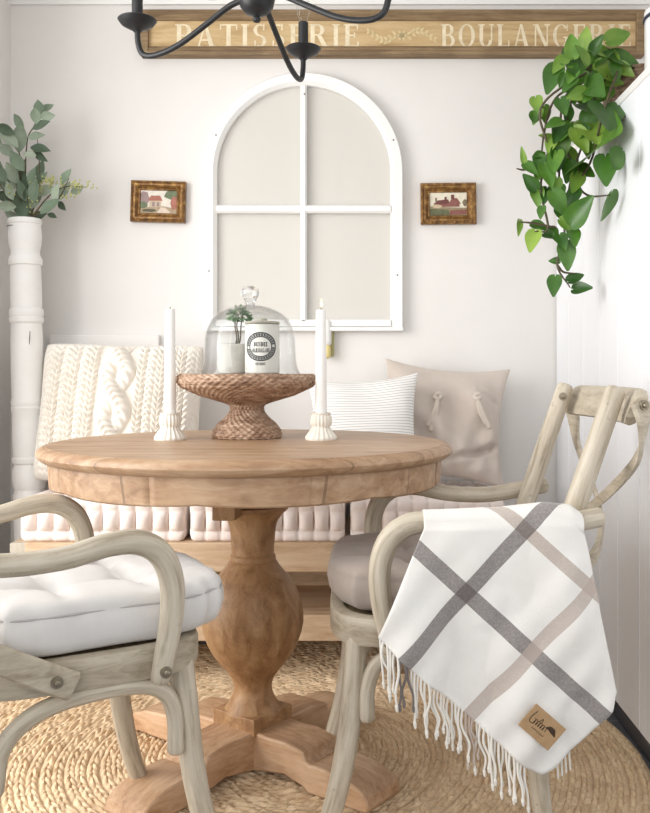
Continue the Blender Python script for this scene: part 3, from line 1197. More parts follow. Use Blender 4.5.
def interp(pl, s):
    L = [0.0]
    for a, c in zip(pl[:-1], pl[1:]):
        L.append(L[-1] + math.hypot(c[0] - a[0], c[1] - a[1]))
    d = s * L[-1]
    for i in range(len(pl) - 1):
        if d <= L[i + 1] + 1e-9:
            f = (d - L[i]) / max(1e-9, L[i + 1] - L[i])
            return (pl[i][0] + (pl[i + 1][0] - pl[i][0]) * f, pl[i][1] + (pl[i + 1][1] - pl[i][1]) * f)
    return pl[-1]


bl = thing('throw_blanket', 'white plaid throw blanket with fringe draped over right chair arm', 'blanket', (0.30, 1.615, 0.69))
BO = Vector((0.30, 1.615, 0.69))
top_line = [(423, 511), (452, 510), (500, 508), (545, 503), (570, 506), (581, 514)]
bot_line = [(378, 634), (430, 683), (485, 730), (526, 765), (540, 771), (553, 764), (590, 733), (612, 712), (618, 694)]
ns_, nt_ = 90, 70
arm_y = lambda x: RC[1] - 0.2515 + 0.0 * x
mb = MB()
uvl = []
inner = 14
rows = inner + 9 + nt_


def blanket_pt(i, j):
    s = i / (ns_ - 1)
    tpx = interp(top_line, s)
    tx, tz0 = bp(tpx[0], tpx[1], 1.625)
    bx_, bz_ = bp(*interp(bot_line, s ** 1.0))
    ay = RC[1] - 0.251
    rr = 0.027
    rise = tz0 - 0.0
    axz = tz0 - rr            # centre the cloth rolls around
    out_y = ay - rr
    in_y = ay + rr
    if j < inner:             # short flap on the inner side
        f = 1 - j / inner
        z = axz - 0.085 * f * (0.6 + 0.4 * math.sin(PI * s))
        y = in_y + 0.008 * f
        x = tx
        arc = -(f * 0.085 + rr * PI / 2)
        u_ = (x, axz + PI * rr + f * 0.085)
        return Vector((x, y, z)), buv(*u_)
    if j < inner + 9:
        a = PI * (j - inner) / 8.0
        y = ay + rr * math.cos(a)
        z = axz + rr * math.sin(a)
        x = tx
        return Vector((x, y, z)), buv(x, axz + (PI - a) * rr)
    f = (j - inner - 8) / float(nt_)
    x = tx + (bx_ - tx) * f
    z = axz + (bz_ - axz) * f
    amp = 0.003 + 0.026 * f
    y = out_y - 0.004 - 0.020 * f + amp * (0.55 * math.sin(24 * x - 10 * z + 1.0) + 0.35 * math.sin(41 * x + 15 * z) + 0.15 * math.sin(70 * x - 60 * z)) + 0.012 * f * math.sin(PI * s)
    if s > 0.80:              # right border turns back round the post
        q = (s - 0.80) / 0.20
        y += 0.030 * q * q * (0.3 + f)
    y = min(y, out_y - 0.002 + (0.05 * max(0, s - 0.8)))
    return Vector((x, y, z)), buv(x, z)


cache = {}
for j in range(rows):
    for i in range(ns_):
        p_, q_ = blanket_pt(i, j)
        cache[(i, j)] = p_
        uvl.append(q_)
mb.grid(ns_, rows, lambda i, j: cache[(i, j)] - BO)
mb.uv = uvl
bo = obj('cloth', mb, M['blanket'], bl, smooth=80, fix=False)
sd = bo.modifiers.new('thickness', 'SOLIDIFY')
sd.thickness = 0.004
sd.offset = 0
rng = random.Random(5)
NTS = 42
fr_pts = []
for q in range(NTS):
    f = (q + 0.5) / NTS
    s = f * 0.60
    i = min(ns_ - 1, int(round(s * (ns_ - 1))))
    s_exact = s * (ns_ - 1)
    i0 = int(s_exact)
    a, c = cache[(i0, rows - 1)], cache[(min(i0 + 1, ns_ - 1), rows - 1)]
    fr_pts.append(a.lerp(c, s_exact - i0))
for q, p in enumerate(fr_pts):
    L = 0.078 + rng.uniform(-0.012, 0.016)
    dx = rng.uniform(-0.004, 0.010)
    sw = rng.uniform(-0.003, 0.003)
    yy = rng.uniform(-0.004, 0.004)
    p = p - BO
    pts = [p + Vector((0, 0, 0.006)), p + Vector((sw, yy, -0.3 * L)), p + Vector((dx - sw, yy * 1.5, -0.65 * L)), p + Vector((dx, yy, -0.9 * L)), p + Vector((dx, yy, -0.94 * L)), p + Vector((dx + 0.001, yy, -1.05 * L))]
    u_, v_ = buv(p.x + BO.x, p.z + BO.z)
    m = M['fringe']
    if abs(v_ - BANDS[2][1]) < 0.0145:
        m = M['fringe_grey']
    elif abs(v_ - BANDS[3][1]) < 0.0135:
        m = M['fringe_taupe']
    obj('tassel', MB().tube(pts, [0.0021, 0.0024, 0.0022, 0.0021, 0.0034, 0.0022], 7, 4), m, bl, smooth=80)
# a few strands of the far layer show past the lower right corner
for q in range(4):
    p = P(556 + q * 4, 752 - q * 3, 1.63) - BO
    obj('tassel', MB().tube([p, p + Vector((0.002, 0, -0.02)), p + Vector((0.004, 0, -0.048))], [0.002, 0.0023, 0.002], 7, 4), M['fringe'], bl, smooth=80)
# stitched leather patch, lying on the cloth
pc = P(542, 727, 1.562)
patch = MB().box((-0.0345, -0.0012, -0.0245), (0.0345, 0.0012, 0.0245))
pa = math.radians(41)
po = obj('leather_patch', patch, M['leather'], bl, pc - BO, (0, pa, 0), smooth=0, bevel=0.0008)
po['label'] = 'tan leather patch stamped with a dark script logo'
lg = MB()
yl = -0.0017
lg.tube([(-0.024, yl, 0.016), (-0.026, yl, 0.002), (-0.024, yl, -0.006), (-0.016, yl, -0.005)], 0.0008, 6, 5)
xx = -0.018
curve = []
for q in range(40):
    f = q / 39
    curve.append((-0.019 + 0.026 * f + 0.0018 * math.sin(f * 34), yl, 0.0 + 0.0045 * math.cos(f * 34)))
lg.tube(curve, 0.0007, 6, 2)
lg.tube([(-0.010, yl, 0.004), (-0.007, yl, 0.012), (-0.005, yl, 0.004)], 0.0007, 6, 5)
lg.tube([(0.006, yl, 0.004), (0.012, yl, 0.007), (0.019, yl, 0.006), (0.027, yl, 0.001)], [0.0012, 0.0042, 0.005, 0.0012], 8, 5)
for q in range(9):
    lg.tube([(-0.014 + q * 0.003, yl, -0.013), (-0.0125 + q * 0.003, yl, -0.0095 - (q % 2) * 0.001)], 0.0006, 5, 1)
for v_i, (x, y, z) in enumerate(lg.v):
    lg.v[v_i] = (x, yl + (y - yl) * 0.25 + 0.0004, z)
obj('logo', lg, M['stamp'], po, smooth=60)


# ------------------------------------------------------------------ arched window frame on the wall
WYF = WY - 0.036
kk = WYF / F
wc = ((303.5 - PX) * kk)
wfz0 = H - (331 - PY) * kk
win = thing('arched_window_frame', 'white arched salvaged window frame with four panes on wall', 'window frame', (wc, WY - 0.018, wfz0))


def wz(py):
    return H - (py - PY) * kk - wfz0


Ro, Ri = 99.5 * kk, 87.2 * kk
zs_, zb_ = wz(172), wz(328)


def arch_path(R):
    pts = [(-R, zb_)]
    for q in range(41):
        a = PI - PI * q / 40
        pts.append((R * math.cos(a), zs_ + R * math.sin(a) * 1.005))
    pts.append((R, zb_))
    return pts


mb = MB()
prof_ = [(Ro, 0.017), (Ro, -0.014), (Ro - 0.003, -0.018), (Ri + 0.012, -0.018), (Ri + 0.004, -0.010), (Ri, -0.006), (Ri, 0.017)]
paths = [arch_path(r) for r, _ in prof_]
n = len(paths[0])
mb.grid(len(prof_), n, lambda i, j: (paths[i][j][0], prof_[i][1], paths[i][j][1]), close_u=True)
m_ = len(prof_)
mb.f += [tuple(range(m_)), tuple((n - 1) * m_ + k for k in range(m_))]
mb.mi += [0, 0]
obj('arched_rim', mb, M['white_wood'], win, smooth=40)
obj('mullion', MB().prism([(-3.2 * kk, 0.012), (-3.2 * kk, -0.008), (-1.5 * kk, -0.017), (1.5 * kk, -0.017), (3.2 * kk, -0.008), (3.2 * kk, 0.012)], 'z', wz(321), zs_ + Ri), M['white_wood'], win, smooth=25)
rz = wz(208.5)
obj('glazing_bar', MB().prism([(0.012, rz - 4 * kk), (-0.008, rz - 4 * kk), (-0.0165, rz - 2 * kk), (-0.0165, rz + 2 * kk), (-0.008, rz + 4 * kk), (0.012, rz + 4 * kk)], 'x', -Ri, Ri), M['white_wood'], win, smooth=25)
obj('bottom_rail', MB().box((-Ri - 0.002, -0.017, wz(326.5)), (Ri + 0.002, 0.016, wz(319.5))), M['white_wood'], win, smooth=0, bevel=0.002)
obj('sill', MB().box((-Ro - 0.001, -0.024, 0), (Ro + 0.001, 0.017, wz(327))), M['white_wood'], win, smooth=0, bevel=0.003)
z0, z1 = wz(320), rz
for sx in (-1, 1):
    obj('pane', MB().prism([(0, z0), (sx * Ri, z0), (sx * Ri, z1), (0, z1)], 'y', 0.004, 0.006), M['pane'], win, smooth=0)
    pl = [(0, z1), (sx * Ri, z1)] + [(sx * Ri * math.cos(q / 20 * PI / 2), zs_ + Ri * math.sin(q / 20 * PI / 2)) for q in range(21)]
    obj('pane', MB().prism(pl, 'y', 0.004, 0.006), M['pane'], win, smooth=0)
for (hx, hy) in ((216, 135), (393.5, 140), (209, 271), (397.5, 275), (304.5, 94)):
    x, z = (hx - PX) * kk - wc, wz(hy)
    obj('nail_hole', MB().tube([(x, -0.0168, z), (x, -0.0188, z)], 0.0028, 10, 1, True, 0, False), M['hole'], win, smooth=40)


# ------------------------------------------------------------------ pictures
def flat_mats(cols):
    return [plain('paint_%d_%d_%d' % c, c, 0.6, 10, 60) for c in cols]


def picture(cx, cy, wpx, hpx, tilt, label, scene, cols):
    Yp = WY - 0.02
    s = Yp / F
    c = P(cx, cy, Yp)
    Wp, Hp = wpx * s, hpx * s
    t = thing('framed_picture', label, 'picture', (c.x, WY - 0.006, c.z), 0, 'small gilt framed pictures')
    t.rotation_euler = (0, math.radians(tilt), 0)
    mb = MB()
    fw = 0.030
    sec = [(0.0, 0.004), (0.0, -0.018), (0.006, -0.024), (0.010, -0.020), (0.016, -0.020), (0.026, -0.010), (0.030, -0.011), (0.032, -0.006), (0.032, 0.004)]

    def corner(d):
        return [(-Wp / 2 + d, -Hp / 2 + d), (Wp / 2 - d, -Hp / 2 + d), (Wp / 2 - d, Hp / 2 - d), (-Wp / 2 + d, Hp / 2 - d)]
    cs = [corner(d) for d, _ in sec]
    mb.grid(len(sec), 5, lambda i, j: (cs[i][j % 4][0], sec[i][1], cs[i][j % 4][1]), close_u=True)
    # raised beads of the carved outer rim
    per = [(-Wp / 2, -Hp / 2, 1, 0, Wp), (Wp / 2, -Hp / 2, 0, 1, Hp), (Wp / 2, Hp / 2, -1, 0, Wp), (-Wp / 2, Hp / 2, 0, -1, Hp)]
    for (x, z, dx, dz, L) in per:
        nb = int(L / 0.013)
        for q in range(nb):
            f = (q + 0.5) * L / nb
            nx, nz = -dz, dx
            p = Vector((x + dx * f + nx * 0.006, -0.022, z + dz * f + nz * 0.006))
            d = Vector((dx, 0, dz)) * 0.004
            mb.tube([p - d, p, p + d], [0.0015, 0.0038, 0.0015], 6, 1)
    obj('frame', mb, M['gilt'], t, smooth=35)
    iw, ih = Wp / 2 - 0.031, Hp / 2 - 0.031
    mb = MB()
    for lay, (poly, mi) in enumerate(scene):
        y = -0.0052 - 0.00012 * lay
        b_ = mb.add([(px * iw, y, pz * ih) for px, pz in poly], [tuple(range(len(poly)))], mi)
    obj('painting', mb, flat_mats(cols), t, smooth=0, fix=False)
    obj('backing', MB().box((-iw - 0.004, -0.004, -ih - 0.004), (iw + 0.004, 0.004, ih + 0.004)), M['gilt'], t, smooth=0)


def blob(cx, cy, rx, ry, n=14, w=0.15, seed=1):
    r = random.Random(seed)
    return [(max(-1, min(1, cx + rx * (1 + r.uniform(-w, w)) * math.cos(2 * PI * k / n))), max(-1, min(1, cy + ry * (1 + r.uniform(-w, w)) * math.sin(2 * PI * k / n)))) for k in range(n)]


cols1 = [(222, 214, 202), (170, 150, 122), (166, 104, 88), (196, 176, 152), (104, 116, 86), (90, 84, 62), (214, 196, 178), (150, 128, 126)]
scene1 = [([(-1, -1), (1, -1), (1, 1), (-1, 1)], 0), (blob(-0.8, 0.3, 0.3, 0.6, seed=2), 7), ([(-1, -1), (1, -1), (1, -0.55), (0.2, -0.35), (-1, -0.5)], 1),
          ([(-0.5, -0.45), (0.15, -0.45), (0.15, 0.2), (-0.5, 0.2)], 3), ([(-0.58, 0.1), (0.22, 0.1), (0.08, 0.55), (-0.42, 0.55)], 2),
          ([(-0.35, -0.4), (-0.2, -0.4), (-0.2, 0.0), (-0.35, 0.0)], 7), ([(-0.1, -0.4), (0.05, -0.4), (0.05, 0.0), (-0.1, 0.0)], 7),
          (blob(0.75, 0.65, 0.45, 0.42, seed=4), 4), (blob(0.85, -0.1, 0.2, 0.6, seed=5), 2), (blob(-0.85, -0.3, 0.25, 0.28, seed=6), 4),
          ([(-0.1, -0.95), (0.7, -0.95), (0.4, -0.5), (0.15, -0.45)], 6), (blob(-0.5, -0.75, 0.4, 0.14, seed=7), 5)]
cols2 = [(226, 218, 198), (148, 134, 104), (134, 84, 76), (112, 66, 60), (98, 100, 70), (120, 106, 84), (200, 180, 150)]
scene2 = [([(-1, -1), (1, -1), (1, 1), (-1, 1)], 0), ([(-1, -1), (1, -1), (1, -0.35), (-1, -0.2)], 1), ([(-0.75, -0.25), (0.6, -0.25), (0.6, 0.15), (-0.75, 0.05)], 2),
          ([(-0.8, 0.0), (0.1, 0.0), (0.0, 0.4), (-0.55, 0.32)], 3), ([(0.0, 0.0), (0.68, 0.0), (0.48, 0.5), (0.2, 0.5)], 2),
          ([(0.15, 0.4), (0.32, 0.4), (0.32, 0.8), (0.15, 0.8)], 3), ([(-0.2, 0.3), (-0.08, 0.3), (-0.08, 0.62), (-0.2, 0.62)], 3), ([(-0.7, 0.2), (-0.6, 0.2), (-0.6, 0.55), (-0.7, 0.55)], 5),
          (blob(-0.6, -0.2, 0.3, 0.16, seed=8), 6), ([(-1, -1), (0.1, -1), (0.0, -0.5), (-1, -0.4)], 4), ([(0.05, -0.95), (0.98, -0.9), (0.98, -0.5), (0.1, -0.55)], 2), (blob(0.9, 0.1, 0.14, 0.3, seed=9), 5)]
picture(158, 201.5, 54.5, 41, 1.6, 'gilt framed cottage painting hanging left of the arched window frame', scene1, cols1)
picture(448.5, 203.5, 55.5, 41, -0.6, 'gilt framed red house painting hanging right of the arched window', scene2, cols2)

# ------------------------------------------------------------------ painted shop sign
SY = WY - 0.045
sk = SY / F
sgx0, sgx1, sgz0, sgz1 = (140 - PX) * sk, (645 - PX) * sk, H - (54.5 - PY) * sk, H - (9.5 - PY) * sk
scx, scz = (sgx0 + sgx1) / 2, (sgz0 + sgz1) / 2
sign = thing('shop_sign', 'long worn wooden bakery sign with cream lettering high on wall', 'sign', (scx, WY - 0.02, sgz0))
hw, hh = (sgx1 - sgx0) / 2, sgz1 - sgz0
obj('board', MB().box((-hw + 0.01, -0.010, 0.01), (hw - 0.01, 0.018, hh - 0.01)), M['sign'], sign, smooth=0)
mp = [(0.018, 0), (-0.026, 0), (-0.028, 0.010), (-0.022, 0.016), (-0.024, 0.022), (-0.014, 0.033), (-0.010, 0.034), (0.018, 0.034)]
for nm, flip in (('moulding', False), ('moulding', True)):
    pl = [(y, hh - z) if flip else (y, z) for y, z in mp]
    obj(nm, MB().prism(pl, 'x', -hw, hw), M['sign_edge'], sign, smooth=25)
for sx in (-1, 1):
    e = MB().prism([(-0.027, 0.004), (0.018, 0.004), (0.018, hh - 0.004), (-0.027, hh - 0.004)], 'x', sx * hw - 0.0 if sx < 0 else hw - 0.028, -hw + 0.028 if sx < 0 else hw)
    obj('end_cap', e, M['sign_edge'], sign, smooth=0, bevel=0.003)


def R4(x0, y0, x1, y1):
    return [(x0, y0), (x1, y0), (x1, y1), (x0, y1)]


def arcb(cx, cy, rx, ry, a0, a1, w, thin=0.35, n=18):
    """curved stroke: full width w where it runs upright, thinner where it lies flat; list of quads"""
    out, prev = [], None
    for k in range(n + 1):
        a = math.radians(a0 + (a1 - a0) * k / n)
        ww = w * (thin + (1 - thin) * abs(math.cos(a)))
        p = ((cx + rx * math.cos(a), cy + ry * math.sin(a)), (cx + (rx - ww) * math.cos(a), cy + (ry - ww * 0.75) * math.sin(a)))
        if prev:
            out.append([prev[0], p[0], p[1], prev[1]])
        prev = p
    return out


def glyph(ch, S=0.17, T=0.07, e=0.055):
    V = lambda x, s=True: [R4(x, 0, x + S, 1)] + ([R4(x - 0.07, 0, x + S + 0.07, e), R4(x - 0.07, 1 - e, x + S + 0.07, 1)] if s else [])
    if ch == 'P':
        return V(0.08) + arcb(0.35, 0.73, 0.30, 0.27, -90, 90, S) + [R4(0.24, 1 - T, 0.36, 1), R4(0.24, 0.46, 0.36, 0.46 + T)], 0.68
    if ch == 'B':
        return V(0.08) + arcb(0.36, 0.76, 0.26, 0.24, -90, 90, S) + arcb(0.36, 0.27, 0.32, 0.27, -90, 90, S) + [R4(0.24, 1 - T, 0.37, 1), R4(0.24, 0.48, 0.37, 0.48 + T), R4(0.24, 0, 0.37, T)], 0.72
    if ch == 'R':
        return V(0.08) + arcb(0.35, 0.75, 0.28, 0.25, -90, 90, S) + [R4(0.24, 1 - T, 0.36, 1), R4(0.24, 0.5, 0.36, 0.5 + T), [(0.34, 0.5), (0.52, 0.5), (0.76, 0), (0.56, 0)], R4(0.54, 0, 0.82, e)], 0.80
    if ch == 'A':
        return [[(0.10, 0), (0.17, 0), (0.43, 1), (0.36, 1)], [(0.34, 1), (0.46, 1), (0.76, 0), (0.57, 0)], R4(0.22, 0.27, 0.58, 0.27 + T), R4(0.0, 0, 0.28, e), R4(0.49, 0, 0.84, e)], 0.84
    if ch == 'T':
        return [R4(0.28, 0, 0.28 + S, 1), R4(0.2, 0, 0.53, e), R4(0.02, 1 - T, 0.71, 1), R4(0.02, 0.76, 0.07, 1), R4(0.66, 0.76, 0.71, 1)], 0.73
    if ch == 'I':
        return V(0.08), 0.34
    if ch == 'E':
        return V(0.08) + [R4(0.2, 0, 0.6, T), R4(0.2, 1 - T, 0.58, 1), R4(0.2, 0.48, 0.46, 0.48 + T), R4(0.55, 0, 0.61, 0.24), R4(0.53, 0.78, 0.59, 1), R4(0.42, 0.4, 0.47, 0.64)], 0.66
    if ch == 'L':
        return V(0.08) + [R4(0.2, 0, 0.6, T), R4(0.55, 0, 0.61, 0.28)], 0.64
    if ch == 'S':
        return arcb(0.29, 0.74, 0.25, 0.26, 60, 270, 0.15, 0.5) + arcb(0.29, 0.26, 0.26, 0.26, -120, 90, 0.15, 0.5) + [R4(0.42, 0.72, 0.48, 1.0), R4(0.08, 0, 0.14, 0.28)], 0.6
    if ch == 'O':
        return arcb(0.41, 0.5, 0.39, 0.51, 0, 360, S, 0.35, 36), 0.82
    if ch == 'D':
        return V(0.08) + arcb(0.34, 0.5, 0.42, 0.5, -90, 90, S) + [R4(0.24, 1 - T, 0.35, 1), R4(0.24, 0, 0.35, T)], 0.80
    if ch == 'U':
        return [R4(0.08, 0.3, 0.08 + S, 1), R4(0.62, 0.3, 0.69, 1), R4(0.0, 1 - e, 0.33, 1), R4(0.54, 1 - e, 0.77, 1)] + arcb(0.385, 0.31, 0.305, 0.31, 180, 360, S, 0.4), 0.78
    if ch == 'N':
        return [R4(0.10, 0, 0.17, 1), R4(0.66, 0, 0.73, 1), [(0.08, 1), (0.26, 1), (0.74, 0), (0.58, 0)], R4(0.0, 0, 0.27, e), R4(0.0, 1 - e, 0.26, 1), R4(0.56, 1 - e, 0.83, 1)], 0.83
    if ch == 'G':
        return arcb(0.41, 0.5, 0.39, 0.51, 45, 325, S, 0.35, 30) + [R4(0.60, 0.06, 0.60 + S, 0.42), R4(0.50, 0.40, 0.84, 0.40 + e), R4(0.67, 0.7, 0.72, 0.98)], 0.84
    if ch == 'M':
        return [R4(0.10, 0, 0.17, 1), R4(0.80, 0, 0.80 + S, 1), [(0.08, 1), (0.26, 1), (0.56, 0.1), (0.47, 0)], [(0.47, 0), (0.54, 0), (0.84, 1), (0.77, 1)], R4(0.0, 0, 0.27, e), R4(0.72, 0, 1.05, e), R4(0.0, 1 - e, 0.26, 1), R4(0.77, 1 - e, 1.05, 1)], 1.05
    return [], 0.4


def word(text, gap=0.12, wts=(0.17, 0.07, 0.055)):
    polys, x = [], 0.0
    for ch in text:
        g, wd = glyph(ch, *wts)
        polys += [[(px + x, py) for px, py in pl] for pl in g]
        x += wd + gap
    return polys, x - gap


def lay_word(text, pxa, pxb, zlo, hgt, parent, name):
    x, parts = 0.0, []
    for ch in text:
        g, wd = glyph(ch)
        parts.append((x, g))
        x += wd + 0.12
    tot = x - 0.12
    xa, xb = (pxa - PX) * sk - scx, (pxb - PX) * sk - scx
    fx = (xb - xa) / tot
    for x, g in parts:
        mb = MB()
        for i_, pl in enumerate(g):
            y = -0.0103 - 0.00003 * i_
            mb.add([(xa + (x + px_) * fx, y, zlo + py_ * hgt) for px_, py_ in pl], [tuple(range(len(pl)))])
        obj(name, mb, M['letter'], parent, smooth=0, fix=False)


lz0 = H - (45.5 - PY) * sk - sgz0
lh = 23.0 * sk
lay_word('PATISSERIE', 174, 360, lz0, lh, sign, 'letter')
lay_word('BOULANGERIE', 441, 633, lz0, lh, sign, 'letter')
mb = MB()


def fleaf(mb, x, z, a, L, wd):
    c, s = math.cos(a), math.sin(a)
    q = [(0, 0), (0.3, 0.5), (0.65, 0.42), (1, 0), (0.65, -0.42), (0.3, -0.5)]
    mb.prism([(x + c * u_ * L - s * v_ * wd, z + s * u_ * L + c * v_ * wd) for u_, v_ in q], 'y', -0.0104, -0.0114)


for sx in (-1, 1):
    for q in range(7):
        f = q / 6
        X = (402 - PX + sx * (5 + 27 * f)) * sk - scx
        Z = lz0 + lh * (0.5 + 0.22 * math.sin(f * 4.2) * (1 if sx > 0 else -1))
        for sgn in (-1, 1):
            fleaf(mb, X, Z, (0 if sx > 0 else PI) + sgn * 0.75, 0.024 - 0.008 * f, 0.010)
for q in range(6):
    fleaf(mb, (402 - PX) * sk - scx, lz0 + lh * 0.5, q * PI / 3, 0.022, 0.012)
obj('flourish', mb, M['flourish'], sign, smooth=0)

# ------------------------------------------------------------------ plug-in freshener under the frame
pf = P(327, 341, WY - 0.03)
af = thing('air_freshener', 'small white plug-in freshener with yellow oil vial on the wall', 'air freshener', (pf.x, WY, pf.z))
obj('back_plate', MB().box((-0.006, -0.012, -0.052), (0.024, -0.001, 0.046)), M['brass'], af, smooth=0, bevel=0.003)
obj('housing', MB().tube([(-0.001, -0.032, -0.008), (-0.001, -0.032, 0.03), (-0.001, -0.032, 0.066)], [0.017, 0.017, 0.0145], 20, 4), M['plastic'], af, smooth=50)
obj('oil_vial', MB().tube([(-0.001, -0.032, -0.054), (-0.001, -0.032, -0.03), (-0.001, -0.032, -0.010)], [0.014, 0.015, 0.010], 20, 4), M['oil'], af, smooth=50)
obj('plug', MB().box((-0.008, -0.030, 0.0), (0.006, -0.010, 0.03)), M['plastic'], af, smooth=0)

# ------------------------------------------------------------------ turned post with eucalyptus
PYY = 2.95
post_b = P(30.5, 526, PYY)
post = thing('turned_post', 'tall chipped white turned wooden post standing in the left corner', 'post', (post_b.x + 0.006, PYY, 0))
post.rotation_euler = (0, math.radians(-1.0), 0)
kp_ = PYY / F


def pz(y):
    return H - (y - PY) * kp_


pf_ = [(15, 0.0), (15, 0.06), (14, 0.07), (12, 0.12), (13.5, 0.2), (15.5, 0.3), (15.5, pz(510))]
yy = [(505, 14), (500, 15.5), (496, 16), (492, 14.5), (489, 14), (486, 15.5), (478, 16.2), (470, 16), (464, 14), (462, 15.8), (458, 16.2), (456, 14.8), (440, 15.6), (420, 15.3), (413, 15), (410, 16.2), (407, 16.2), (406, 15.4), (403, 16.4), (400, 16.2), (398, 15), (370, 15.6), (340, 15.5), (324, 14.8), (322, 16.4), (318, 16.6), (317, 15.8), (314, 16.6), (310, 16.4), (308, 15), (290, 15.2), (270, 14.8), (266, 14.4), (265, 16), (260, 16.4), (257, 15.2), (255, 14), (251, 14), (245, 15.4), (236, 16.2), (228, 15.6), (225, 15.2), (224, 16.2), (221, 16.4), (219, 15.4)]
pf_ += [(r, pz(y)) for y, r in yy]
pf_ = [(r * kp_, z) for r, z in pf_] + [(11 * kp_, pz(219)), (10.5 * kp_, pz(232))]
obj('shaft', MB().lathe(pf_, 40), M['white_wood'], post, smooth=35)
for (x, y) in ((35, 338), (14, 226)):
    q = P(x, y, PYY - 0.055) - Vector((post_b.x + 0.006, PYY, 0))
    obj('chip', MB().tube([q + Vector((0.001, 0.004, 0.022)), q + Vector((0, 0.003, 0)), q + Vector((-0.002, 0.004, -0.02))] if y > 300 else [q, q + Vector((0.01, 0, 0.003)), q + Vector((0.02, 0.001, 0.004))], [0.001, 0.0016, 0.001], 6, 4), M['hole'], post, smooth=60)


def leaf(mb, base, tip, normal, wd, kind='oval', curl=0.12, tint=0.5, ns=12):
    base, tip = Vector(base), Vector(tip)
    d = tip - base
    L = d.length
    t = d / L
    n = Vector(normal)
    n = (n - t * n.dot(t)).normalized()
    s = t.cross(n)
    vs, fs = [], []
    for i in range(ns + 1):
        f = (1 - math.cos(PI * i / ns)) / 2
        if kind == 'heart':
            hwid = wd * 0.5 * (0.10 + 0.90 * math.sin(PI * f ** 0.52) ** 0.85)
            back = -0.13 * L * math.exp(-(f / 0.12) ** 2)
        else:
            hwid = wd * math.sin(PI * f ** 0.85) * 0.5
            back = 0.0
        if i == ns:
            hwid = 0.0004
        c = base + t * (f * L) + n * (-curl * L * (f - 0.35) ** 2)
        up = n * (hwid * 0.30)
        vs += [c + s * hwid + up + t * back, c + s * hwid * 0.5 + up * 0.3 + t * back * 0.5, c - n * 0.0002, c - s * hwid * 0.5 + up * 0.3 + t * back * 0.5, c - s * hwid + up + t * back]
    for i in range(ns):
        for k_ in range(4):
            fs.append((i * 5 + k_, i * 5 + k_ + 1, (i + 1) * 5 + k_ + 1, (i + 1) * 5 + k_))
    mb.add(vs, fs)
    if mb.tint is None:
        mb.tint = []
    mb.tint += [tint] * len(vs)


EY = PYY
ebase = P(24, 221, EY)
eu = thing('eucalyptus_bunch', 'grey-green eucalyptus stems with seed clusters in top of post', 'plant', (ebase.x, EY, ebase.z))
EO = Vector((ebase.x, EY, ebase.z))


def e5(x, y, dY=0.0):
    return P(x / 5.08, 80 + y / 5.08, EY + dY) - EO


rng = random.Random(11)
fol = MB()
el = [(198, 140, 74, 100), (242, 142, 62, 32), (242, 183, 68, 6), (180, 180, 74, 95), (210, 228, 84, 25), (95, 210, 84, 125), (100, 290, 135, 88), (40, 300, 115, 140), (25, 250, 95, 155), (30, 355, 95, 140),
      (85, 410, 110, 125), (185, 285, 78, 10), (205, 350, 90, -10), (205, 385, 80, -40), (60, 470, 110, 120), (120, 525, 145, 100), (25, 505, 135, 120), (105, 630, 145, 100), (165, 490, 90, 75), (255, 640, 110, 38),
      (335, 490, 84, 58), (330, 560, 95, 62), (285, 570, 84, 75), (205, 450, 80, 70), (30, 640, 90, 175), (20, 590, 90, 160), (50, 560, 90, 110), (150, 570, 90, 60), (210, 500, 80, 50), (150, 380, 60, 170), (315, 640, 50, -50),
      (265, 690, 45, -20), (230, 560, 90, 20), (180, 620, 80, 45), (390, 560, 60, 20), (60, 610, 100, 140), (-40, 420, 110, 150), (-40, 540, 110, 170), (-30, 300, 100, 130), (150, 640, 80, 80), (80, 520, 80, 60), (175, 560, 110, 85), (110, 450, 90, 70), (60, 690, 80, 150), (200, 690, 70, 20), (150, 690, 90, 95), (115, 560, 100, 110), (0, 470, 100, 120)]
for q, (x, y, L, a) in enumerate(el):
    a = math.radians(a)
    dY = rng.uniform(-0.055, 0.045)
    dx, dy = math.cos(a) * L / 2, -math.sin(a) * L / 2
    n = Vector((rng.uniform(-0.5, 0.5), -1, rng.uniform(-0.4, 0.5)))
    tn = rng.uniform(0.15, 0.95)
    if q in (12, 13):
        tn = -0.25
    dx, dy, L = dx * 1.18, dy * 1.18, L * 1.18
    leaf(fol, e5(x - dx, y - dy, dY), e5(x + dx, y + dy, dY + rng.uniform(-0.02, 0.02)), n, L / 5.08 * EY / F * (0.62 if L < 90 else 0.50), 'oval', 0.10, tn)
obj('foliage', fol, M['euca'], eu, smooth=80, fix=False)
st = MB()
for pth in ([(140, 720), (135, 600), (130, 450), (140, 300), (170, 240), (200, 175)], [(130, 720), (100, 560), (105, 400), (70, 330), (20, 270)], [(150, 720), (190, 660), (260, 580), (340, 540), (440, 545)], [(120, 720), (70, 640), (20, 560), (-30, 480)], [(145, 720), (200, 560), (200, 430), (190, 300)], [(150, 720), (220, 660), (300, 600), (350, 500)]):
    d = rng.uniform(-0.02, 0.02)
    a = [e5(135 + (pth[0][0] - 135) * 0.3, 780, 0)] + [e5(x, y, d * min(1, i)) for i, (x, y) in enumerate(pth)]
    st.tube(a, [0.0028] * 3 + [0.002] * (len(a) - 4) + [0.0012], 7, 5)
obj('stems', st, M['green_stem'], eu, smooth=70)
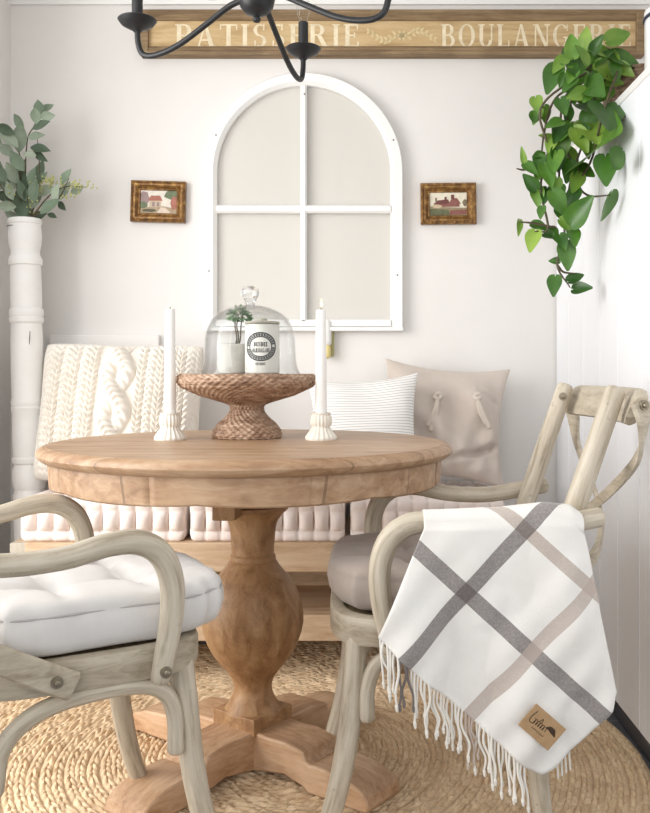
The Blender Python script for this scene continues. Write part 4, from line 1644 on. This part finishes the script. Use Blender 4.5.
for (cx, cy, rx, ry, n) in ((165, 600, 22, 60, 40), (255, 512, 40, 24, 40), (400, 535, 55, 26, 46), (55, 560, 20, 30, 16), (350, 590, 40, 20, 14), (195, 550, 25, 25, 16)):
    be = MB()
    for q in range(n):
        x, y = cx + rng.gauss(0, rx * 0.6), cy + rng.gauss(0, ry * 0.6)
        c = e5(x, y, rng.uniform(-0.06, -0.01))
        be.lathe([(0.0004, -0.0034), (0.0026, -0.0018), (0.0030, 0.0006), (0.0018, 0.0028), (0.0003, 0.0036)], 6, c)
    obj('seed_cluster', be, M['berry'], eu, smooth=80)

# ------------------------------------------------------------------ trailing pothos in a basket on the cabinet
POT = Vector((0.815, 2.60, CABZ))
po_ = thing('potted_plant', 'trailing heart-leaved vine in wicker basket spilling over cabinet', 'plant', POT)


def weave(prof, seg, amp, nstr, step):
    """lathe whose wall shows strands passing over and under upright stakes"""
    pts = []
    for (a, c) in zip(prof[:-1], prof[1:]):
        L = math.hypot(c[0] - a[0], c[1] - a[1])
        m = max(1, int(round(L / step * 4)))
        for q in range(m):
            f = q / m
            pts.append((a[0] + (c[0] - a[0]) * f, a[1] + (c[1] - a[1]) * f))
    pts.append(prof[-1])
    mb = MB()
    n = len(pts)

    def fn(i, j):
        r, z = pts[j]
        a = 2 * PI * i / seg
        j0, j1 = max(0, j - 1), min(n - 1, j + 1)
        tr, tz2 = pts[j1][0] - pts[j0][0], pts[j1][1] - pts[j0][1]
        L = math.hypot(tr, tz2) or 1
        nr, nz = tz2 / L, -tr / L
        row = j // 4
        prof_h = math.sin(PI * (j % 4 + 0.5) / 4)
        d = amp * prof_h * (0.45 + 0.55 * math.cos(nstr * a + PI * row))
        return ((r + nr * d) * math.cos(a), (r + nr * d) * math.sin(a), z + nz * d)
    mb.grid(seg, n, fn, close_u=True)
    return mb


wp = weave([(0.085, 0.004), (0.10, 0.05), (0.108, 0.10), (0.110, 0.13)], 120, 0.005, 22, 0.011)
obj('basket', wp, M['basket'], po_, smooth=70, fix=False)
obj('soil', MB().lathe([(0.02, 0.0), (0.084, 0.004), (0.098, 0.10), (0.02, 0.108)], 32), M['soil'], po_, smooth=40)


def vY(px, py):
    if py < 120:
        return 2.52
    lim = 0.655 * F / max(1.0, px - PX)
    return min(2.54, lim)


def pc5(x, y, d=0.0):
    px, py = 500 + x / 2.71, 10 + y / 2.71
    Y = vY(px, py) + d
    if py > 95 and px > 560:
        Y = min(Y, 0.655 * F / (px - PX))
    return P(px, py, Y) - POT


vines = MB()
vp = [[(330, 150), (230, 165), (180, 300), (160, 450), (175, 600), (155, 690), (190, 752)], [(320, 150), (200, 190), (110, 268), (130, 380), (110, 480), (130, 590), (95, 600)], [(320, 150), (262, 225), (235, 330), (190, 470), (175, 612)],
      [(325, 150), (285, 260), (250, 400), (215, 470), (240, 503), (298, 502)], [(160, 440), (130, 412), (70, 432), (45, 430)], [(150, 590), (92, 578), (50, 574)], [(330, 145), (300, 110), (240, 90), (200, 110)], [(155, 690), (172, 710), (205, 714)],
      [(320, 155), (220, 200), (150, 240), (120, 330), (110, 430)], [(322, 160), (250, 210), (180, 230), (165, 330), (200, 420), (230, 440)]]
root = Vector((-0.02, -0.03, 0.108))
for q, pth in enumerate(vp):
    d = 0.0 if q > 3 else rng.uniform(-0.03, 0.0)
    a = [pc5(x, y, d) for x, y in pth]
    if pth[0][0] > 300:
        a = [root + Vector((rng.uniform(-.03, .03), rng.uniform(-.02, .03), 0)), root + Vector((-0.04, -0.02, 0.055))] + a[1:]
    vines.tube(a, [0.0034] * (len(a) - 1) + [0.0018], 7, 6)
obj('vines', vines, M['green_stem'], po_, smooth=70)
pl_ = [(195, 95, 64, 95), (232, 75, 62, 85), (322, 72, 68, 20), (345, 140, 88, -20), (140, 190, 80, -110), (240, 155, 64, -95), (205, 230, 54, 200), (290, 170, 72, -40), (312, 195, 50, -10), (100, 258, 42, -80), (92, 292, 32, -90), (122, 285, 48, -85),
       (292, 290, 64, -75), (280, 355, 96, 42), (235, 305, 74, -110), (220, 355, 74, -60), (170, 370, 68, -85), (125, 345, 44, 160), (62, 392, 46, 100), (105, 395, 34, 190), (110, 430, 74, -110), (80, 465, 54, 130), (102, 508, 54, -85),
       (287, 437, 78, -88), (195, 405, 64, -60), (230, 440, 54, -20), (160, 525, 74, -60), (222, 540, 94, 52), (290, 537, 84, -108), (112, 550, 34, -100), (110, 588, 48, -20), (52, 592, 42, -95), (88, 628, 58, -105), (137, 612, 38, -20),
       (200, 580, 58, -90), (200, 618, 48, -80), (170, 630, 44, -70), (180, 670, 76, -82), (146, 680, 30, 180), (207, 725, 46, 25), (225, 754, 52, 5), (147, 750, 54, -95), (270, 235, 64, 220), (180, 275, 54, -70), (250, 200, 58, -120),
       (160, 150, 54, 230), (215, 190, 54, 210), (130, 450, 64, -70), (205, 470, 54, -110), (175, 330, 54, -120), (265, 112, 50, 170), (185, 205, 48, 230), (150, 480, 48, -100), (245, 270, 56, -30), (145, 310, 46, 200), (285, 125, 60, 35), (220, 120, 60, 120), (255, 330, 60, -70), (185, 440, 60, -100), (305, 150, 70, -60), (265, 90, 56, 60), (190, 140, 60, -80), (340, 165, 56, -30)]
for q in range(34):
    cx, cy = [(160, 250), (190, 320), (200, 400), (130, 440), (180, 520), (245, 180), (180, 160), (230, 250), (150, 560)][q % 9]
    pl_.append((cx + rng.gauss(0, 38), cy + rng.gauss(0, 40), rng.uniform(38, 60), rng.uniform(-140, -40)))
fol = MB()
for q, (x, y, L, a) in enumerate(pl_):
    a = math.radians(a)
    d = rng.uniform(-0.07, 0.03)
    dx, dy = math.cos(a) * L / 2, -math.sin(a) * L / 2
    n = Vector((rng.uniform(-0.55, 0.35), -1, rng.uniform(-0.1, 0.75)))
    tn = rng.uniform(0.0, 0.9)
    wdt = 0.72 if q not in (28, 31, 18) else 0.42
    b0, t0 = pc5(x - dx, y - dy, d), pc5(x + dx, y + dy, d + rng.uniform(-0.03, 0.01))
    leaf(fol, b0, t0, n, (t0 - b0).length * wdt, 'heart', 0.14, tn)
obj('foliage', fol, M['pothos'], po_, smooth=80, fix=False)

# enamel canister on the cabinet, cut by the frame edge
en = thing('enamel_canister', 'white enamel canister with dark rim on the cabinet top', 'canister', (0.792, 2.235, CABZ))
obj('body', MB().lathe([(0.074, 0), (0.077, 0.003), (0.077, 0.15), (0.075, 0.155)], 40), M['enamel'], en, smooth=40)
obj('rim', MB().lathe([(0.078, 0.150), (0.081, 0.152), (0.081, 0.157), (0.078, 0.159), (0.06, 0.159)], 40, capb=False), M['navy'], en, smooth=40)
obj('lid', MB().lathe([(0.079, 0.1592), (0.078, 0.172), (0.066, 0.180), (0.03, 0.184), (0.012, 0.185), (0.011, 0.196), (0.018, 0.204), (0.012, 0.212), (0.002, 0.213)], 40), M['enamel'], en, smooth=40)

# ------------------------------------------------------------------ things on the table
SYc = 2.265
sc = Vector(((247 - PX) * SYc / F, SYc, TZ))
sx_ = SYc / F
cs = thing('cake_stand', 'brown woven wicker pedestal cake stand in the middle of table', 'cake stand', sc)
ph = 0.925 - TZ


def sp2(y):
    return H - (y - PY) * sx_ - TZ


obj('plate', weave([(0.02, ph - 0.006), (0.150, ph - 0.006), (0.166, ph + 0.001), (0.1755, ph - 0.006), (0.1765, ph - 0.020), (0.166, ph - 0.033), (0.120, ph - 0.054), (0.060, ph - 0.072), (0.045, ph - 0.078)], 432, 0.0046, 54, 0.0082), M['wicker'], cs, smooth=70, fix=False)
obj('pedestal', weave([(0.047, ph - 0.074), (0.043, ph - 0.084), (0.044, 0.066), (0.055, 0.052), (0.074, 0.036), (0.086, 0.020), (0.089, 0.008), (0.087, 0.001), (0.06, 0.001)], 256, 0.0046, 28, 0.0082), M['wicker'], cs, smooth=70, fix=False)

gz = sc.z + ph + 0.0005
dome = thing('glass_cloche', 'clear glass dome with round knob on the wicker stand', 'cloche', (sc.x + 0.008, SYc, gz))
dp = [(0.126, 0.0), (0.1255, 0.003), (0.120, 0.012), (0.1155, 0.03), (0.1135, 0.06), (0.112, 0.09), (0.107, 0.115), (0.096, 0.137), (0.078, 0.153), (0.055, 0.165), (0.030, 0.171), (0.012, 0.173)]
dp_in = [(max(0.004, r - 0.0025), z - (0.0022 if z > 0.1 else 0)) for r, z in reversed(dp)]
obj('bell', MB().lathe(dp_in[:-1] + [(0.1235, 0.0)] + dp, 72, capb=True, capt=True), M['glass'], dome, smooth=50)
obj('knob', MB().lathe([(0.011, 0.172), (0.012, 0.180), (0.017, 0.188), (0.0225, 0.197), (0.0235, 0.205), (0.021, 0.213), (0.014, 0.219), (0.004, 0.221)], 40), M['solid_glass'], dome, smooth=60)

cr = thing('stoneware_crock', 'lidded white marmalade crock with black oval print under dome', 'jar', (P(262.5, 372, SYc - 0.04).x, SYc - 0.045, gz))
rc = 0.0425
obj('body', MB().lathe([(rc - 0.003, 0.0), (rc, 0.003), (rc, 0.117), (rc - 0.002, 0.121), (rc - 0.008, 0.122)], 56), M['stone'], cr, smooth=40)
obj('lid', MB().lathe([(rc - 0.001, 0.1222), (rc + 0.001, 0.125), (rc - 0.001, 0.1285), (0.03, 0.130), (0.012, 0.131), (0.012, 0.134), (0.010, 0.137), (0.002, 0.1375)], 48), M['stone_lid'], cr, smooth=40)
ink = MB()


def onto(x, z, off=0.0005):
    a = -PI / 2 + x / rc
    return ((rc + off) * math.cos(a), (rc + off) * math.sin(a), z)


def ink_poly(pl):
    # split wide pieces so that they follow the curved wall
    ink.add([onto(x, z) for x, z in pl], [tuple(range(len(pl)))])


def ink_word(text, cx, z, h, width, arch=0.0):
    polys, tot = word(text, 0.08, (0.27, 0.20, 0.14))
    f = width / tot
    for pl in polys:
        ink_poly([(cx - width / 2 + x * f, z + y * h + arch * (1 - ((x * f - width / 2) / (width / 2)) ** 2)) for x, y in pl])


ink_word('DUNDEE', 0, 0.0665, 0.0105, 0.034)
ink_word('MARMALADE', 0, 0.0520, 0.0100, 0.046)
cz_, ea, eb = 0.066, 0.0375, 0.0320
for k_ in range(64):
    a0, a1 = 2 * PI * k_ / 64, 2 * PI * (k_ + 1) / 64
    for (q0, q1) in ((1.0, 1.10), (0.72, 0.80)):
        ink_poly([(ea * q0 * math.cos(a0), cz_ + eb * q0 * math.sin(a0)), (ea * q1 * math.cos(a0), cz_ + eb * q1 * math.sin(a0)), (ea * q1 * math.cos(a1), cz_ + eb * q1 * math.sin(a1)), (ea * q0 * math.cos(a1), cz_ + eb * q0 * math.sin(a1))])
    if k_ % 2 == 0 and k_ not in (0, 32):
        r0, r1 = 0.82, 0.98
        am = a0 + 0.15
        ink_poly([(ea * r0 * math.cos(a0), cz_ + eb * r0 * math.sin(a0)), (ea * r1 * math.cos(a0), cz_ + eb * r1 * math.sin(a0)), (ea * r1 * math.cos(am), cz_ + eb * r1 * math.sin(am)), (ea * r0 * math.cos(am), cz_ + eb * r0 * math.sin(am))])
ink_word('LONDON', 0, 0.0215, 0.0070, 0.024, -0.001)
obj('print', ink, M['ink'], cr, smooth=0, fix=False)

tp = thing('potted_plant', 'tiny green topiary in pale concrete pot under glass dome', 'plant', (P(232, 372, SYc).x, SYc + 0.005, gz))
obj('pot', MB().lathe([(0.030, 0), (0.033, 0.003), (0.0365, 0.062), (0.038, 0.066), (0.038, 0.074), (0.034, 0.075), (0.033, 0.066), (0.004, 0.066)], 40), M['concrete'], tp, smooth=40)
mb = MB()
for (a, c) in (((0.004, 0.0), (0.016, -0.005)), ((0.008, 0.004), (0.026, 0.0)), ((0.0, -0.004), (0.010, 0.006))):
    mb.tube([(a[0] + 0.006, a[1], 0.064), (a[0] + 0.012, a[1], 0.09), (c[0] - 0.004, c[1], 0.12), (c[0], c[1], 0.150)], [0.0022, 0.0018, 0.0016, 0.0012], 7, 5)
obj('stems', mb, M['green_stem'], tp, smooth=60)
fol = MB()
for q in range(150):
    th, ph_ = rng.uniform(0, 2 * PI), math.acos(rng.uniform(-0.7, 1))
    d = Vector((math.sin(ph_) * math.cos(th), math.sin(ph_) * math.sin(th), math.cos(ph_)))
    c = Vector((0.018, 0, 0.146)) + Vector((d.x * 0.024, d.y * 0.020, d.z * 0.018)) * rng.uniform(0.6, 1.1)
    leaf(fol, c, c + d * 0.010 + Vector((rng.uniform(-.004, .004), rng.uniform(-.004, .004), rng.uniform(-.004, .004))), Vector((rng.uniform(-1, 1), -0.6, 1)), 0.010, 'oval', 0.1, rng.uniform(0, 0.9), 4)
for q in range(14):
    th = rng.uniform(0, 2 * PI)
    c = Vector((0.012 + 0.016 * math.cos(th), 0.016 * math.sin(th), 0.067))
    leaf(fol, c, c + Vector((0.008 * math.cos(th), 0.008 * math.sin(th), 0.010)), Vector((0, -1, 0.5)), 0.007, 'oval', 0.1, rng.uniform(0.3, 0.9), 4)
obj('foliage', fol, M['moss'], tp, smooth=80, fix=False)


def fluted(r, z, a):
    if 0.003 < z < 0.062:
        return r * (1 + 0.045 * math.cos(18 * a))
    return r


CYc = 2.19
for (cx, htop, lab1, lab2, fl) in ((170, 309, 'fluted cream candle holder left of the wicker stand', 'white taper candle standing left of the wicker stand', 0.5),
                                   (321, 310, 'fluted cream candle holder right of the wicker stand', 'lit white taper candle standing right of the wicker stand', 1.0)):
    s_ = CYc / F
    X = (cx - PX) * s_
    h_ = thing('candle_holder', lab1, 'candle holder', (X, CYc, TZ), 0, 'fluted candle holders on the table')
    pr = [(0.037, 0.0), (0.0385, 0.003), (0.037, 0.008), (0.030, 0.018), (0.0235, 0.027), (0.021, 0.032), (0.0245, 0.036), (0.026, 0.044), (0.0245, 0.056), (0.022, 0.061), (0.024, 0.063), (0.0235, 0.066), (0.0165, 0.066), (0.0155, 0.05), (0.004, 0.049)]
    obj('body', MB().lathe(pr, 144, rfun=fluted), M['ceramic'], h_, smooth=60)
    topz = H - (htop - PY) * s_ - TZ
    c_ = thing('candle', lab2, 'candle', (X, CYc, TZ + 0.0495), 0, 'white taper candles')
    L = topz - 0.0495
    obj('wax', MB().lathe([(0.0142, 0), (0.0142, 0.03), (0.0135, L * 0.5), (0.0122, L - 0.003), (0.0105, L), (0.004, L - 0.0015)], 28), M['wax'], c_, smooth=50)
    obj('wick', MB().tube([(0, 0, L - 0.003), (0.0004, 0, L + 0.004), (0.0012, 0, L + 0.009)], 0.001, 6, 4), M['wick'], c_, smooth=60)
    fh = 0.020 * fl + 0.002
    obj('flame', MB().lathe([(0.0006, 0), (0.0028 * fl ** 0.5, fh * 0.25), (0.003 * fl ** 0.5, fh * 0.42), (0.0018 * fl ** 0.5, fh * 0.75), (0.0003, fh)], 12, (0.001, 0, L + 0.006)), M['flame'], c_, smooth=70)

# ------------------------------------------------------------------ black iron chandelier over the table
HUB = Vector((-0.238, 2.115, 0))
ch = thing('chandelier', 'black iron candelabra chandelier hanging above the round table', 'chandelier', (HUB.x, HUB.y, CEIL))
cz = -CEIL
zb = 1.712
obj('hub', MB().lathe([(0.003, 1.773), (0.008, 1.775), (0.010, 1.781), (0.007, 1.787), (0.010, 1.790), (0.028, 1.796), (0.039, 1.810), (0.043, 1.828), (0.039, 1.846), (0.026, 1.860), (0.012, 1.868), (0.012, 1.92), (0.004, 1.93)], 40, (0, 0, cz - 0.022)), M['iron'], ch, smooth=50)
obj('rod', MB().tube([(0, 0, 1.89 + cz), (0, 0, 2.1 + cz), (0, 0, -0.012)], 0.006, 12, 1), M['iron'], ch, smooth=50)
obj('canopy', MB().lathe([(0.012, -0.035), (0.04, -0.028), (0.058, -0.010), (0.060, -0.001)], 40), M['iron'], ch, smooth=50)
for q in range(4):
    a = math.radians((74.5, 158, 250, 336)[q])
    c_, s_ = math.cos(a), math.sin(a)

    def rp(r, z):
        return (r * c_, r * s_, z + cz)
    arm = obj('arm', MB().tube([rp(0.030, 1.812), rp(0.075, 1.800), (rp(0.135, 1.768)), rp(0.215, 1.728), rp(0.280, 1.712), rp(0.319, 1.719), rp(0.333, 1.748), rp(0.336, 1.782)], 0.0072, 14, 7), M['iron'], ch, smooth=60)
    e = 0.336
    obj('drip_pan', MB().lathe([(0.009, 1.776), (0.014, 1.782), (0.024, 1.786), (0.040, 1.795), (0.048, 1.806), (0.046, 1.808), (0.034, 1.803), (0.010, 1.801)], 36, (e * c_, e * s_, cz)), M['iron'], arm, smooth=50)
    obj('candle_sleeve', MB().lathe([(0.0135, 1.800), (0.0135, 1.876), (0.011, 1.878), (0.004, 1.878)], 24, (e * c_, e * s_, cz)), M['iron'], arm, smooth=40)
    obj('bulb', MB().lathe([(0.010, 1.8785), (0.012, 1.886), (0.017, 1.900), (0.019, 1.914), (0.016, 1.932), (0.008, 1.952), (0.002, 1.966)], 28, (e * c_, e * s_, cz)), M['glass'], arm, smooth=60)
